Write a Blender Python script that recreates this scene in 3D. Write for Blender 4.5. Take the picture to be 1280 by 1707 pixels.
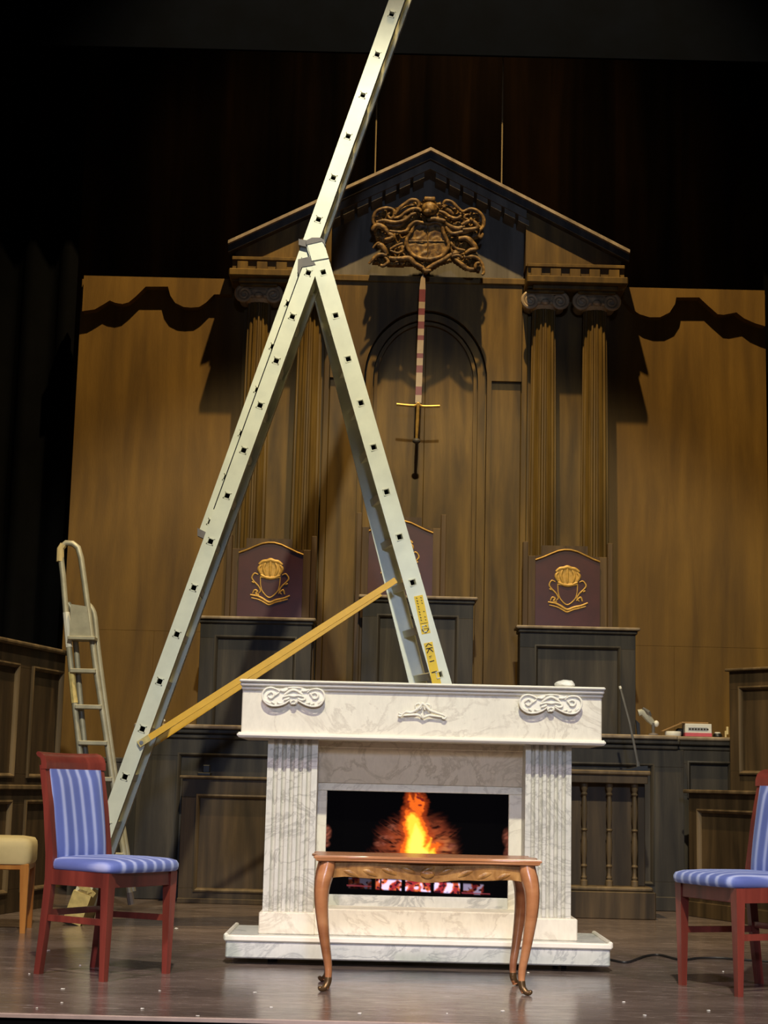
import bpy, bmesh, math, random
from mathutils import Vector, Matrix
random.seed(7)
for o in list(bpy.data.objects): bpy.data.objects.remove(o)
SC = bpy.context.scene
COL = SC.collection
# ------------------------------------------------------------------ camera
F = 2770.0; CAMH = 0.82
PITCH = math.atan(456.5 / F); ROLL = math.atan(0.0235)
fw = Vector((0, math.cos(PITCH), math.sin(PITCH)))
up0 = Vector((0, -math.sin(PITCH), math.cos(PITCH))); rt0 = Vector((1, 0, 0))
rt = math.cos(ROLL) * rt0 + math.sin(ROLL) * up0
upv = math.cos(ROLL) * up0 - math.sin(ROLL) * rt0
CAM = Vector((0, 0, CAMH))
cd = bpy.data.cameras.new('camera'); cam = bpy.data.objects.new('camera', cd); COL.objects.link(cam)
cd.sensor_fit = 'HORIZONTAL'; cd.sensor_width = 36.0; cd.lens = 36.0 * F / 1280.0
cd.clip_start = 0.1; cd.clip_end = 100
m = Matrix((rt, upv, -fw)).transposed().to_4x4(); m.translation = CAM
cam.matrix_world = m
SC.camera = cam
# ------------------------------------------------------------------ world, lights, exposure
wd = bpy.data.worlds.new('dark_auditorium'); SC.world = wd; wd.use_nodes = True
wd.node_tree.nodes['Background'].inputs[0].default_value = (0.25, 0.3, 0.42, 1)
wd.node_tree.nodes['Background'].inputs[1].default_value = 0.022
SC.view_settings.view_transform = 'Standard'; SC.view_settings.look = 'None'
SC.view_settings.exposure = 0.0; SC.view_settings.gamma = 1.0; SC.view_settings.use_curve_mapping = False

def spot(name, loc, target, energy, col, size, blend=0.2, rad=0.08):
    l = bpy.data.lights.new(name, 'SPOT'); l.energy = energy; l.color = col
    l.spot_size = math.radians(size); l.spot_blend = blend; l.shadow_soft_size = rad
    o = bpy.data.objects.new(name, l); COL.objects.link(o); o.location = loc
    o.rotation_euler = (Vector(target) - Vector(loc)).to_track_quat('-Z', 'Y').to_euler()
    return o
spot('front_key_spotlight', (0.1, -1.0, 10.2), (0.1, 8.6, 1.35), 4900, (1.0, 0.94, 0.71), 40, 0.30, 0.14)
spot('added_fireplace_light', (0.3, -1.0, 10.2), (0.2, 8.0, 0.75), 1250, (1.0, 0.94, 0.71), 15.5, 0.5, 0.10)  # added lamp, lifts the fireplace without brightening the backdrop
spot('set_wash_spotlight', (0.35, 9.3, 11.2), (0.3, 13.0, 2.9), 3500, (1.0, 0.74, 0.36), 62, 0.5, 0.07)
spot('blue_fill_spotlight', (0.5, -3.0, 3.2), (0.3, 8.0, 0.7), 1150, (0.48, 0.64, 1.0), 24, 0.7, 0.3)
spot('blue_pediment_spotlight', (0.5, -3.0, 3.6), (0.3, 12.8, 5.0), 1000, (0.46, 0.62, 1.0), 13, 0.8, 0.3)
spot('added_warm_fill', (-0.6, -4.0, 2.8), (0.2, 8.0, 0.4), 760, (1.0, 0.82, 0.62), 15, 0.8, 0.4)  # added unseen fill, stands in for warm bounce under the mantel
spot('lavender_side_spotlight', (-3.6, 2.0, 5.0), (-1.3, 6.5, 0.1), 1150, (1.0, 0.74, 0.86), 36, 0.8, 0.15)
spot('pink_side_spotlight', (3.9, 2.0, 5.0), (1.7, 6.7, 0.2), 760, (1.0, 0.76, 0.86), 34, 0.8, 0.15)
spot('added_backcloth_light', (0.4, 13.4, 9.2), (0.4, 15.6, 5.6), 170, (1.0, 0.62, 0.32), 110, 0.8, 0.2)  # added unseen lamp, gives the back wall a faint warm glow

# ------------------------------------------------------------------ helpers
def ray(x, y): return fw + rt * ((x - 640.0) / F) + upv * ((853.5 - y) / F)
def W(x, y, Y): d = ray(x, y); return CAM + d * (Y / d.y)
def G(x, y, z=0.0): d = ray(x, y); return CAM + d * ((z - CAMH) / d.z)
def rect(x0, y0, x1, y1, Y):
    xm, ym = (x0 + x1) / 2, (y0 + y1) / 2
    return W(x0, ym, Y).x, W(x1, ym, Y).x, W(xm, y1, Y).z, W(xm, y0, Y).z

ROOTLOC = {}
def link(o, parent=None):
    COL.objects.link(o)
    if parent is not None: o.parent = parent
    return o
def thing(name, label, cat, loc=(0, 0, 0), rz=0.0, group=None):
    o = bpy.data.objects.new(name, None); COL.objects.link(o)
    o.empty_display_size = 0.1
    o.location = loc; o.rotation_euler = (0, 0, rz); o['label'] = label; o['category'] = cat
    if group: o['group'] = group
    ROOTLOC[o.name] = Vector(loc)
    return o
def tag(o, label, cat, group=None):
    o['label'] = label; o['category'] = cat
    if group: o['group'] = group
    return o
def dup(root, loc, rz=None, label=None):
    r = root.copy(); COL.objects.link(r); r.location = loc
    if rz is not None: r.rotation_euler = (0, 0, rz)
    if label: r['label'] = label
    for ch in list(root.children):
        c = ch.copy(); COL.objects.link(c); c.parent = r
        for g in list(ch.children):
            d = g.copy(); COL.objects.link(d); d.parent = c
    return r

class MB:
    def __init__(s): s.v = []; s.f = []
    def add(s, vs, fs):
        b = len(s.v); s.v += [tuple(v) for v in vs]; s.f += [tuple(i + b for i in f) for f in fs]; return s
    def box(s, x0, x1, y0, y1, z0, z1, b=0.0):
        if x0 > x1: x0, x1 = x1, x0
        if y0 > y1: y0, y1 = y1, y0
        if z0 > z1: z0, z1 = z1, z0
        if b <= 0:
            vs = [(x, y, z) for x in (x0, x1) for y in (y0, y1) for z in (z0, z1)]
            return s.add(vs, [(0, 1, 3, 2), (4, 6, 7, 5), (0, 4, 5, 1), (2, 3, 7, 6), (0, 2, 6, 4), (1, 5, 7, 3)])
        b = min(b, (x1 - x0) * .45, (y1 - y0) * .45, (z1 - z0) * .45)
        bm = bmesh.new()
        for x in (x0, x1):
            for y in (y0, y1):
                for z in (z0, z1):
                    sx = b if x == x0 else -b; sy = b if y == y0 else -b; sz = b if z == z0 else -b
                    bm.verts.new((x + sx, y + sy, z)); bm.verts.new((x + sx, y, z + sz)); bm.verts.new((x, y + sy, z + sz))
        bmesh.ops.convex_hull(bm, input=bm.verts[:])
        bmesh.ops.dissolve_limit(bm, angle_limit=0.01, verts=bm.verts[:], edges=bm.edges[:])
        bm.verts.ensure_lookup_table(); bm.verts.index_update()
        s.add([v.co[:] for v in bm.verts], [[v.index for v in f.verts] for f in bm.faces]); bm.free()
        return s
    def prism(s, poly, y0, y1):
        n = len(poly)
        vs = [(x, y0, z) for x, z in poly] + [(x, y1, z) for x, z in poly]
        fs = [tuple(range(n)), tuple(range(2 * n - 1, n - 1, -1))]
        fs += [(i, (i + 1) % n, n + (i + 1) % n, n + i) for i in range(n)]
        return s.add(vs, fs)
    def bar(s, p0, p1, w, t, side=None):
        p0, p1 = Vector(p0), Vector(p1); d = (p1 - p0).normalized()
        sd = Vector(side) if side is not None else Vector((0, 1, 0))
        sd = (sd - d * sd.dot(d)).normalized(); up = d.cross(sd).normalized()
        vs = [p + up * (w / 2 * a) + sd * (t / 2 * b) for p in (p0, p1) for a, b in ((-1, -1), (1, -1), (1, 1), (-1, 1))]
        return s.add(vs, [(0, 1, 2, 3), (7, 6, 5, 4)] + [(i, i + 4, (i + 1) % 4 + 4, (i + 1) % 4) for i in range(4)])
    def tube(s, pts, r, n=8, flat=1.0, cap=True, flatdir=(0, 1, 0)):
        pts = [Vector(p) for p in pts]; m_ = len(pts)
        rs = r if isinstance(r, (list, tuple)) else [r] * m_
        base = len(s.v); prev = None
        for i, p in enumerate(pts):
            d = (pts[min(i + 1, m_ - 1)] - pts[max(i - 1, 0)])
            if d.length < 1e-9: d = Vector((0, 0, 1))
            d.normalize()
            if prev is None:
                a = Vector(flatdir)
                if abs(a.dot(d)) > .95: a = Vector((1, 0, 0))
            else: a = prev
            a = (a - d * a.dot(d))
            if a.length < 1e-6: a = d.orthogonal()
            a.normalize(); prev = a; b = d.cross(a)
            for k in range(n):
                t = 2 * math.pi * k / n
                s.v.append(tuple(p + a * (math.cos(t) * rs[i] * flat) + b * (math.sin(t) * rs[i])))
        for i in range(m_ - 1):
            for k in range(n):
                k2 = (k + 1) % n
                s.f.append((base + i * n + k, base + i * n + k2, base + (i + 1) * n + k2, base + (i + 1) * n + k))
        if cap:
            s.f.append(tuple(base + k for k in range(n - 1, -1, -1)))
            s.f.append(tuple(base + (m_ - 1) * n + k for k in range(n)))
        return s
    def lathe(s, prof, c=(0, 0), n=16):
        base = len(s.v); m_ = len(prof)
        for r, z in prof:
            for k in range(n):
                t = 2 * math.pi * k / n
                s.v.append((c[0] + r * math.cos(t), c[1] + r * math.sin(t), z))
        for i in range(m_ - 1):
            for k in range(n):
                k2 = (k + 1) % n
                s.f.append((base + i * n + k, base + i * n + k2, base + (i + 1) * n + k2, base + (i + 1) * n + k))
        s.f.append(tuple(base + k for k in range(n - 1, -1, -1)))
        s.f.append(tuple(base + (m_ - 1) * n + k for k in range(n)))
        return s
    def ring(s, x0, x1, z0, z1, prof, close=True):
        base = len(s.v); m_ = len(prof)
        for ins, y in prof:
            s.v += [(x0 + ins, y, z0 + ins), (x1 - ins, y, z0 + ins), (x1 - ins, y, z1 - ins), (x0 + ins, y, z1 - ins)]
        for i in range(m_ - 1 if not close else m_):
            j = (i + 1) % m_
            for k in range(4):
                k2 = (k + 1) % 4
                s.f.append((base + i * 4 + k, base + i * 4 + k2, base + j * 4 + k2, base + j * 4 + k))
        return s
    def blob(s, c, rx, ry, rz, n=10):
        base = len(s.v); rows = n // 2 + 1
        for i in range(rows):
            a = -math.pi / 2 + math.pi * i / (rows - 1)
            rr = max(math.cos(a), 0.02)
            for k in range(n):
                t = 2 * math.pi * k / n
                s.v.append((c[0] + rx * rr * math.cos(t), c[1] + ry * rr * math.sin(t), c[2] + rz * math.sin(a)))
        for i in range(rows - 1):
            for k in range(n):
                k2 = (k + 1) % n
                s.f.append((base + i * n + k, base + i * n + k2, base + (i + 1) * n + k2, base + (i + 1) * n + k))
        s.f.append(tuple(base + k for k in range(n - 1, -1, -1))); s.f.append(tuple(base + (rows - 1) * n + k for k in range(n)))
        return s
    def strip(s, path, width, y0, y1):
        """flat ribbon of a given width swept along an XZ path, from depth y0 to y1"""
        P = [Vector((a, b)) for a, b in path]; L = []; R_ = []
        for i, p in enumerate(P):
            d = (P[min(i + 1, len(P) - 1)] - P[max(i - 1, 0)]).normalized(); nrm = Vector((-d.y, d.x))
            L.append(p + nrm * width / 2); R_.append(p - nrm * width / 2)
        n = len(P); vs = []
        for i in range(n):
            vs += [(L[i].x, y0, L[i].y), (R_[i].x, y0, R_[i].y), (R_[i].x, y1, R_[i].y), (L[i].x, y1, L[i].y)]
        fs = []
        for i in range(n - 1):
            a = i * 4; b = a + 4
            for k in range(4): fs.append((a + k, a + (k + 1) % 4, b + (k + 1) % 4, b + k))
        fs += [(0, 3, 2, 1), tuple(range((n - 1) * 4, n * 4))]
        return s.add(vs, fs)
    def build(s, name, mat, parent=None, local=False, smooth=32, struct=False):
        off = Vector((0, 0, 0))
        if parent is not None and not local:
            p = parent
            while p.parent is not None: p = p.parent
            off = ROOTLOC.get(p.name, Vector((0, 0, 0)))
        me = bpy.data.meshes.new(name)
        me.from_pydata([(v[0] - off.x, v[1] - off.y, v[2] - off.z) for v in s.v], [], s.f)
        bm = bmesh.new(); bm.from_mesh(me); bmesh.ops.recalc_face_normals(bm, faces=bm.faces[:]); bm.to_mesh(me); bm.free()
        me.materials.append(mat)
        for p in me.polygons: p.use_smooth = True
        me.set_sharp_from_angle(angle=math.radians(smooth))
        o = bpy.data.objects.new(name, me); link(o, parent)
        if struct: o['kind'] = 'structure'
        return o

def spline(pts, n=6):
    P = [Vector(p) for p in pts]; out = []
    for i in range(len(P) - 1):
        a = P[max(i - 1, 0)]; b = P[i]; c = P[i + 1]; d = P[min(i + 2, len(P) - 1)]
        for k in range(n):
            t = k / n
            out.append(0.5 * ((2 * b) + (c - a) * t + (2 * a - 5 * b + 4 * c - d) * t * t + (3 * b - a - 3 * c + d) * t ** 3))
    out.append(P[-1]); return out
def lerp(a, b, t): return a + (b - a) * t

# ------------------------------------------------------------------ materials
def srgb(r, g, b):
    f_ = lambda c: (c / 255 / 12.92) if c / 255 <= 0.04045 else ((c / 255 + .055) / 1.055) ** 2.4
    return (f_(r), f_(g), f_(b), 1)
def newmat(name):
    mt = bpy.data.materials.new(name); mt.use_nodes = True
    nt = mt.node_tree; return mt, nt, nt.nodes['Principled BSDF']
def noise(nt, scale, stretch, detail=5, rough=.6, dist=0.0):
    tc = nt.nodes.new('ShaderNodeTexCoord'); mp = nt.nodes.new('ShaderNodeMapping'); mp.inputs['Scale'].default_value = stretch
    nz = nt.nodes.new('ShaderNodeTexNoise'); nz.inputs['Scale'].default_value = scale; nz.inputs['Detail'].default_value = detail
    nz.inputs['Roughness'].default_value = rough; nz.inputs['Distortion'].default_value = dist
    nt.links.new(tc.outputs['Object'], mp.inputs[0]); nt.links.new(mp.outputs[0], nz.inputs['Vector']); return nz.outputs['Fac']
def ramp(nt, fac, stops):
    r = nt.nodes.new('ShaderNodeValToRGB'); el = r.color_ramp.elements
    while len(el) < len(stops): el.new(0.5)
    for e, (p, c) in zip(el, stops): e.position = p; e.color = c
    nt.links.new(fac, r.inputs[0]); return r.outputs[0]
def mix(nt, fac, a, b, mode='MIX'):
    n = nt.nodes.new('ShaderNodeMixRGB'); n.blend_type = mode
    for i, x in ((0, fac), (1, a), (2, b)):
        if hasattr(x, 'is_linked'): nt.links.new(x, n.inputs[i])
        else: n.inputs[i].default_value = x
    return n.outputs[0]
def bump(nt, bs, fac, strength, dist=.01):
    b = nt.nodes.new('ShaderNodeBump'); b.inputs['Strength'].default_value = strength; b.inputs['Distance'].default_value = dist
    nt.links.new(fac, b.inputs['Height']); nt.links.new(b.outputs[0], bs.inputs['Normal'])
def plain(name, c, rough=.5, metal=0.0, spec=None, var=0.12, scale=14, coat=0.0):
    mt, nt, bs = newmat(name)
    nz = noise(nt, scale, (1, 1, 1))
    lo = tuple(x * (1 - var) for x in c[:3]) + (1,); hi = tuple(min(1, x * (1 + var)) for x in c[:3]) + (1,)
    nt.links.new(ramp(nt, nz, [(.3, lo), (.7, hi)]), bs.inputs['Base Color'])
    bs.inputs['Roughness'].default_value = rough; bs.inputs['Metallic'].default_value = metal
    if spec is not None: bs.inputs['Specular IOR Level'].default_value = spec
    if coat: bs.inputs['Coat Weight'].default_value = coat; bs.inputs['Coat Roughness'].default_value = .15
    return mt
def wood(name, dark, mid, light, rough=.55, stretch=(6, 6, .5), scale=2.0, patch=.5, bumpy=.15, spec=.3):
    mt, nt, bs = newmat(name)
    a = noise(nt, scale, stretch, 4, .5, .4)
    c1 = ramp(nt, a, [(.28, dark), (.5, mid), (.74, light)])
    b = noise(nt, 1.1, (1.3, 1.3, .7), 4, .55)
    c2 = mix(nt, patch, c1, ramp(nt, b, [(.32, (.35, .33, .30, 1)), (.62, (1, 1, 1, 1))]), 'MULTIPLY')
    g = noise(nt, 30, (4, 4, .5), 3)
    c3 = mix(nt, .16, c2, ramp(nt, g, [(.35, (.6, .58, .55, 1)), (.65, (1, 1, 1, 1))]), 'MULTIPLY')
    nt.links.new(c3, bs.inputs['Base Color']); bs.inputs['Roughness'].default_value = rough
    bs.inputs['Specular IOR Level'].default_value = spec
    if bumpy: bump(nt, bs, g, bumpy, .004)
    return mt
M = {}
M['flat'] = wood('ochre_scenic_wood', srgb(90, 64, 21), srgb(110, 80, 27), srgb(128, 95, 35), stretch=(3.5, 3.5, .35), patch=.4)
M['portal'] = wood('aged_portal_wood', srgb(72, 53, 18), srgb(102, 77, 29), srgb(130, 100, 42), stretch=(5, 5, .5), patch=.6)
M['tymp'] = wood('faded_tympanum_paint', srgb(84, 76, 62), srgb(102, 94, 80), srgb(120, 111, 96), patch=.3)
M['desk'] = wood('black_brown_desk_wood', srgb(44, 40, 36), srgb(62, 56, 48), srgb(84, 76, 64), patch=.5)
M['desk_edge'] = wood('painted_lit_edge', srgb(120, 104, 84), srgb(150, 132, 110), srgb(178, 160, 136), patch=.4)  # pale tone puts the light along ledge and fillet edges into the colour
M['brown'] = wood('dark_brown_panel_wood', srgb(54, 43, 29), srgb(80, 64, 44), srgb(106, 85, 58), patch=.5)
M['brown_lt'] = wood('worn_brown_moulding', srgb(76, 62, 44), srgb(104, 86, 62), srgb(132, 110, 80), patch=.4)
M['gallery'] = wood('gallery_wood', srgb(46, 36, 25), srgb(66, 52, 36), srgb(90, 72, 50), patch=.5)
M['throne'] = wood('throne_wood', srgb(66, 48, 28), srgb(92, 70, 42), srgb(116, 92, 58), patch=.4)
M['purple'] = plain('maroon_leather', srgb(68, 29, 26), .42, var=.18, scale=8)
M['gold'] = plain('dull_gold', srgb(176, 136, 66), .42, .55, var=.3, scale=20)
M['gold_paint'] = plain('gold_paint', srgb(196, 152, 70), .5, .25, var=.25, scale=40)
M['crest'] = wood('gilded_carving', srgb(58, 40, 20), srgb(116, 86, 44), srgb(184, 144, 80), rough=.5, stretch=(3, 3, 3), scale=9, patch=.4, bumpy=.3)
M['capital'] = plain('dark_bronze_plaster', srgb(168, 144, 112), .3, .1, var=.3)
M['cream_wire'] = plain('suspension_wire', srgb(150, 130, 95), .4, .4)
M['alu'] = plain('brushed_aluminium', srgb(226, 226, 204), .45, .15, var=.1, scale=5)
M['alu_dark'] = plain('dull_aluminium', srgb(172, 167, 148), .5, .3, var=.15)
M['clamp'] = plain('grey_plastic_clamp', srgb(118, 110, 106), .5)
M['yellow'] = plain('yellow_strut_paint', srgb(246, 190, 56), .45, var=.08)
M['sticker'] = plain('yellow_sticker', srgb(246, 206, 40), .5, var=.06)
M['ink'] = plain('black_ink', srgb(50, 36, 10), .6)
M['tape'] = plain('paper_tape', srgb(204, 184, 122), .6, var=.2, scale=30)
M['white'] = plain('white_label', srgb(225, 222, 212), .5, var=.05)
M['mahog'] = wood('mahogany', srgb(92, 42, 36), srgb(122, 54, 44), srgb(148, 68, 54), rough=.32, patch=.25, spec=.5, bumpy=0)
M['table'] = wood('polished_cherry_wood', srgb(146, 92, 56), srgb(176, 118, 76), srgb(196, 140, 94), rough=.26, stretch=(.8, 7, 7), patch=.2, spec=.5, bumpy=0)
M['table_carved'] = wood('carved_apron_wood', srgb(108, 72, 34), srgb(150, 106, 54), srgb(186, 140, 80), rough=.3, stretch=(3, 3, 3), scale=7, patch=.3, bumpy=.3)
M['bronze'] = plain('bronze_sabot', srgb(112, 88, 58), .35, .7)
M['stoolwood'] = wood('honey_wood', srgb(140, 84, 34), srgb(176, 112, 48), srgb(200, 138, 66), rough=.35, patch=.2, bumpy=0)
M['cream'] = plain('cream_upholstery', srgb(214, 192, 140), .7, var=.1, scale=6)
M['black'] = plain('black_plastic', srgb(18, 17, 17), .45)
M['drape'] = plain('black_drape', srgb(7, 7, 8), .95, spec=.05, var=.3, scale=3)
M['border'] = plain('navy_border_cloth', srgb(3, 5, 12), .95, spec=.05, var=.3, scale=3)
M['card'] = plain('brown_cardboard', srgb(150, 116, 74), .8)
M['red'] = plain('red_print', srgb(204, 88, 100), .6)
M['grey_print'] = plain('grey_print', srgb(150, 152, 158), .6)
M['steel'] = plain('steel', srgb(150, 148, 146), .35, .7)
M['rubber'] = plain('black_cable', srgb(30, 29, 30), .5)
M['whiteplaster'] = plain('white_gloss_moulding', srgb(232, 227, 212), .35, var=.06, scale=8)

def marble(name, base, vein, cloud, rough=.38, vs=3.2):
    mt, nt, bs = newmat(name)
    a = noise(nt, vs, (1, 1, 1.4), 6, .62, 1.6)
    v = ramp(nt, a, [(.45, base), (.495, vein), (.52, base)])
    b = noise(nt, 5.5, (1, 1, 1), 5, .6, .5)
    c = mix(nt, ramp(nt, b, [(.4, (0, 0, 0, 1)), (.7, (.6, .6, .6, 1))]), v, cloud)
    g = noise(nt, 60, (1, 1, .4), 3)
    c = mix(nt, .25, c, ramp(nt, g, [(.3, (.7, .7, .68, 1)), (.6, (1, 1, 1, 1))]), 'MULTIPLY')
    nt.links.new(c, bs.inputs['Base Color']); bs.inputs['Roughness'].default_value = rough
    return mt
M['marble'] = marble('painted_marble', srgb(226, 219, 200), srgb(202, 193, 174), srgb(214, 206, 188), vs=2.2)
M['marble_flute'] = marble('streaked_marble_pilaster', srgb(204, 202, 190), srgb(166, 164, 154), srgb(180, 179, 170), vs=4.0)
M['marble_grey'] = marble('grey_marble_plinth', srgb(208, 209, 202), srgb(166, 168, 166), srgb(186, 189, 186), vs=3.0)
M['marble_tan'] = marble('tan_marble_header', srgb(216, 203, 182), srgb(188, 174, 152), srgb(205, 191, 170), vs=3.0)

def fabric():
    mt, nt, bs = newmat('blue_striped_velvet')
    tc = nt.nodes.new('ShaderNodeTexCoord'); sx = nt.nodes.new('ShaderNodeSeparateXYZ'); nt.links.new(tc.outputs['Object'], sx.inputs[0])
    mu = nt.nodes.new('ShaderNodeMath'); mu.operation = 'MULTIPLY'; mu.inputs[1].default_value = 2 * math.pi / .062
    si = nt.nodes.new('ShaderNodeMath'); si.operation = 'SINE'; ad = nt.nodes.new('ShaderNodeMath'); ad.operation = 'MULTIPLY_ADD'
    ad.inputs[1].default_value = .5; ad.inputs[2].default_value = .5
    nt.links.new(sx.outputs[0], mu.inputs[0]); nt.links.new(mu.outputs[0], si.inputs[0]); nt.links.new(si.outputs[0], ad.inputs[0])
    c = ramp(nt, ad.outputs[0], [(.25, srgb(90, 106, 174)), (.60, srgb(104, 120, 186)), (.80, srgb(140, 154, 210)), (.95, srgb(174, 184, 226))])
    n = noise(nt, 16, (1, 1, 1))
    c = mix(nt, .3, c, ramp(nt, n, [(.3, (.75, .75, .8, 1)), (.7, (1, 1, 1, 1))]), 'MULTIPLY')
    nt.links.new(c, bs.inputs['Base Color']); bs.inputs['Roughness'].default_value = .7
    bs.inputs['Sheen Weight'].default_value = .35; bs.inputs['Sheen Tint'].default_value = (.7, .78, 1, 1)
    return mt
M['fabric'] = fabric()

def floor_mat():
    mt, nt, bs = newmat('worn_stage_lacquer')
    a = noise(nt, 1.3, (1, 2.2, 1), 5, .6)
    c = ramp(nt, a, [(.3, srgb(82, 71, 67)), (.55, srgb(106, 92, 86)), (.75, srgb(128, 112, 106))])
    s1 = noise(nt, 5, (1.0, 5, 1), 8, .72, .8)
    c = mix(nt, ramp(nt, s1, [(.54, (0, 0, 0, 1)), (.72, (.55, .55, .55, 1))]), c, srgb(160, 144, 138))
    s2 = noise(nt, 22, (.35, 2.2, 1), 4, .65, 1.2)
    c = mix(nt, ramp(nt, s2, [(.60, (0, 0, 0, 1)), (.70, (.65, .65, .65, 1))]), c, srgb(186, 172, 166))
    nt.links.new(c, bs.inputs['Base Color'])
    r = ramp(nt, s1, [(.35, (.15, .15, .15, 1)), (.7, (.30, .30, .30, 1))]); nt.links.new(r, bs.inputs['Roughness'])
    bs.inputs['Specular IOR Level'].default_value = .5
    bump(nt, bs, a, .03, .002)
    return mt
M['floor'] = floor_mat()
M['backwall'] = wood('dark_brown_backcloth', srgb(8, 7, 5), srgb(28, 21, 12), srgb(50, 36, 18), stretch=(2.2, 2.2, .12), scale=1.6, patch=.7, bumpy=0, rough=.9, spec=.05)
M['bore'] = plain('painted_shade_black', srgb(8, 8, 8), .9, spec=0.0)  # black that stands for shade in the rung holes and section gap
M['edge'] = plain('pale_stage_edging', srgb(180, 160, 150), .35, .2)
# ================================================================== SETTING
YE = 6.05
MB().box(-7, 7, YE, 16.5, -.12, 0).build('floor', M['floor'], struct=True)
MB().box(-7, 7, YE - .02, YE, -.012, .004, .002).build('trim_1', M['edge'], struct=True)
MB().box(-7, 7, YE - .012, YE + .02, -1.2, -.012).build('wall_front', M['drape'], struct=True)
MB().box(-7, 7, 15.6, 15.75, 0, 9).build('wall_back', M['backwall'], struct=True)
def drape(name, x0, x1, Y, z0, z1, mat, amp=.06, per=.22, axis='x'):
    n = int(abs(x1 - x0) / per * 6) + 2; mb = MB(); vs = []
    for i in range(n):
        x = x0 + (x1 - x0) * i / (n - 1); y = Y + amp * math.sin(2 * math.pi * (x - x0) / per) * (0.7 + .3 * math.sin(x * 1.7))
        for z in (z0, z1):
            vs += [(x, y, z), (x, y + .012, z)] if axis == 'x' else [(y, x, z), (y + .012, x, z)]
    fs = []
    for i in range(n - 1):
        a = i * 4; b = a + 4
        fs += [(a, b, b + 2, a + 2), (a + 1, a + 3, b + 3, b + 1), (a, a + 1, b + 1, b), (a + 2, b + 2, b + 3, a + 3)]
    mb.add(vs, fs); return mb.build(name, mat, smooth=60)
zb = W(640, 88, 12.4).z
o = MB().box(-7, 7, 12.4, 12.43, zb, zb + 2.6).build('border_cloth', M['border']); tag(o, 'dark navy border cloth hanging across the top of the stage', 'curtain')
for s, lab in ((-1, 'tall black side drape left of the ochre flat'), (1, 'tall black side drape right of the ochre flat')):
    x0 = -6.5 if s < 0 else 3.12; x1 = -2.60 if s < 0 else 6.5
    tag(drape('side_drape', x0, x1, 13.35, .01, 8.2, M['drape'], .07, .3), lab, 'curtain', 'black side drapes')

# ================================================================== SIDE FLATS with scalloped pelmets
YF = 13.0
PXC = W(716, 245, YF).x                       # centre line of the portal
def flat(side, xo, yt, label, wave, plabel):
    pass
fl = [(-1, W(137, 465, YF), (W(385, 472, YF).x)), (1, W(1275, 490, YF), (W(1040, 484, YF).x))]
wave_r = [(1040, 500), (1052, 515), (1066, 524), (1082, 529), (1100, 529), (1116, 521), (1125, 507), (1127, 496), (1165, 496), (1180, 510), (1196, 524), (1206, 525), (1227, 521), (1240, 531), (1258, 539), (1275, 544)]
wave_l = [(137, 519), (158, 516), (172, 508), (183, 501), (192, 505), (204, 507), (215, 504), (228, 493), (243, 478), (280, 478), (284, 493), (292, 505), (306, 512), (318, 513), (332, 512), (343, 505), (357, 491), (385, 491)]
for s, tp, xin in fl:
    zt = tp.z
    nm = 'left' if s < 0 else 'right'
    r = thing('scenic_flat', ('tall ochre wood flat with scalloped pelmet left of the columns, beside the black drape' if s < 0 else 'tall ochre wood flat with scalloped pelmet right of the columns'), 'stage flat', ((tp.x + xin) / 2, YF, 0), group='ochre side flats')
    xi = xin - s * .12
    # two lower boards and two upper boards meeting at a seam
    zs = W(240, 1051, YF).z if s < 0 else W(1150, 1078, YF).z
    xm = (tp.x + xi) / 2 + (.05 if s < 0 else -.12)
    for (a, b, c, d) in ((tp.x, xi, zs, zt), (tp.x, xm, 0.0, zs - .0015), (xm, xi, 0.0, zs - .0015)):
        lo, hi = min(a, b), max(a, b)
        MB().box(lo + .0003, hi - .0003, YF, YF + .03, c, d, .0008).build('board', M['flat'], r)
    wv = wave_r if s > 0 else wave_l
    poly = []
    for (x, y) in wv:
        p = W(x, y, YF - .09); poly.append((p.x, p.z))
    xa, xb = poly[0][0], poly[-1][0]
    pol = poly + [(xb, zt), (xa, zt)]
    MB().prism(pol, YF - .095, YF - .0005).build('pelmet', M['flat'], r)
    MB().box(tp.x - s * .0, tp.x - s * .05, YF + .03, YF + .09, 0, zt - .02).build('batten', M['flat'], r)

# ================================================================== DAIS
YD0, YD1 = 12.15, 13.2
r = thing('dais', 'dark raised platform under the three judges desks', 'platform', (.2, YD0, 0))
MB().box(-2.2, 2.9, YD0, 12.98, 0, .94).build('platform_body', M['desk'], r)
MB().box(-2.2, 2.9, YD0, 12.98, .94, .98, .008).build('platform_top', M['desk'], r)

# ================================================================== PORTAL
YP = 12.9
R = thing('court_portal', 'carved wooden portal with pediment, arch and dentils in the middle of the set', 'portal', (PXC, YP, .98))
hx = lambda px, py, Y: abs(W(px, py, Y).x - PXC + .0)
def xz(px, py, Y): p = W(px, py, Y); return p.x, p.z
x_out = hx(1043, 470, 12.55); x_in = hx(880, 470, 12.55)
z_corn0 = W(960, 475, 12.55).z; z_corn1 = W(960, 463, 12.55).z; z_den1 = W(960, 443, 12.55).z; z_top = W(960, 438, 12.55).z
z_ent = W(800, 480, YP).z
for s in (-1, 1):   # back boards with visible seams
    pass
nb = 6
for i in range(nb):
    a = PXC - x_out + .08 + (2 * x_out - .16) * i / nb; b = PXC - x_out + .08 + (2 * x_out - .16) * (i + 1) / nb
    MB().box(a + .001, b - .001, YP, YP + .05, .98, z_ent, .002).build('back_board', M['portal'], R)
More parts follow.
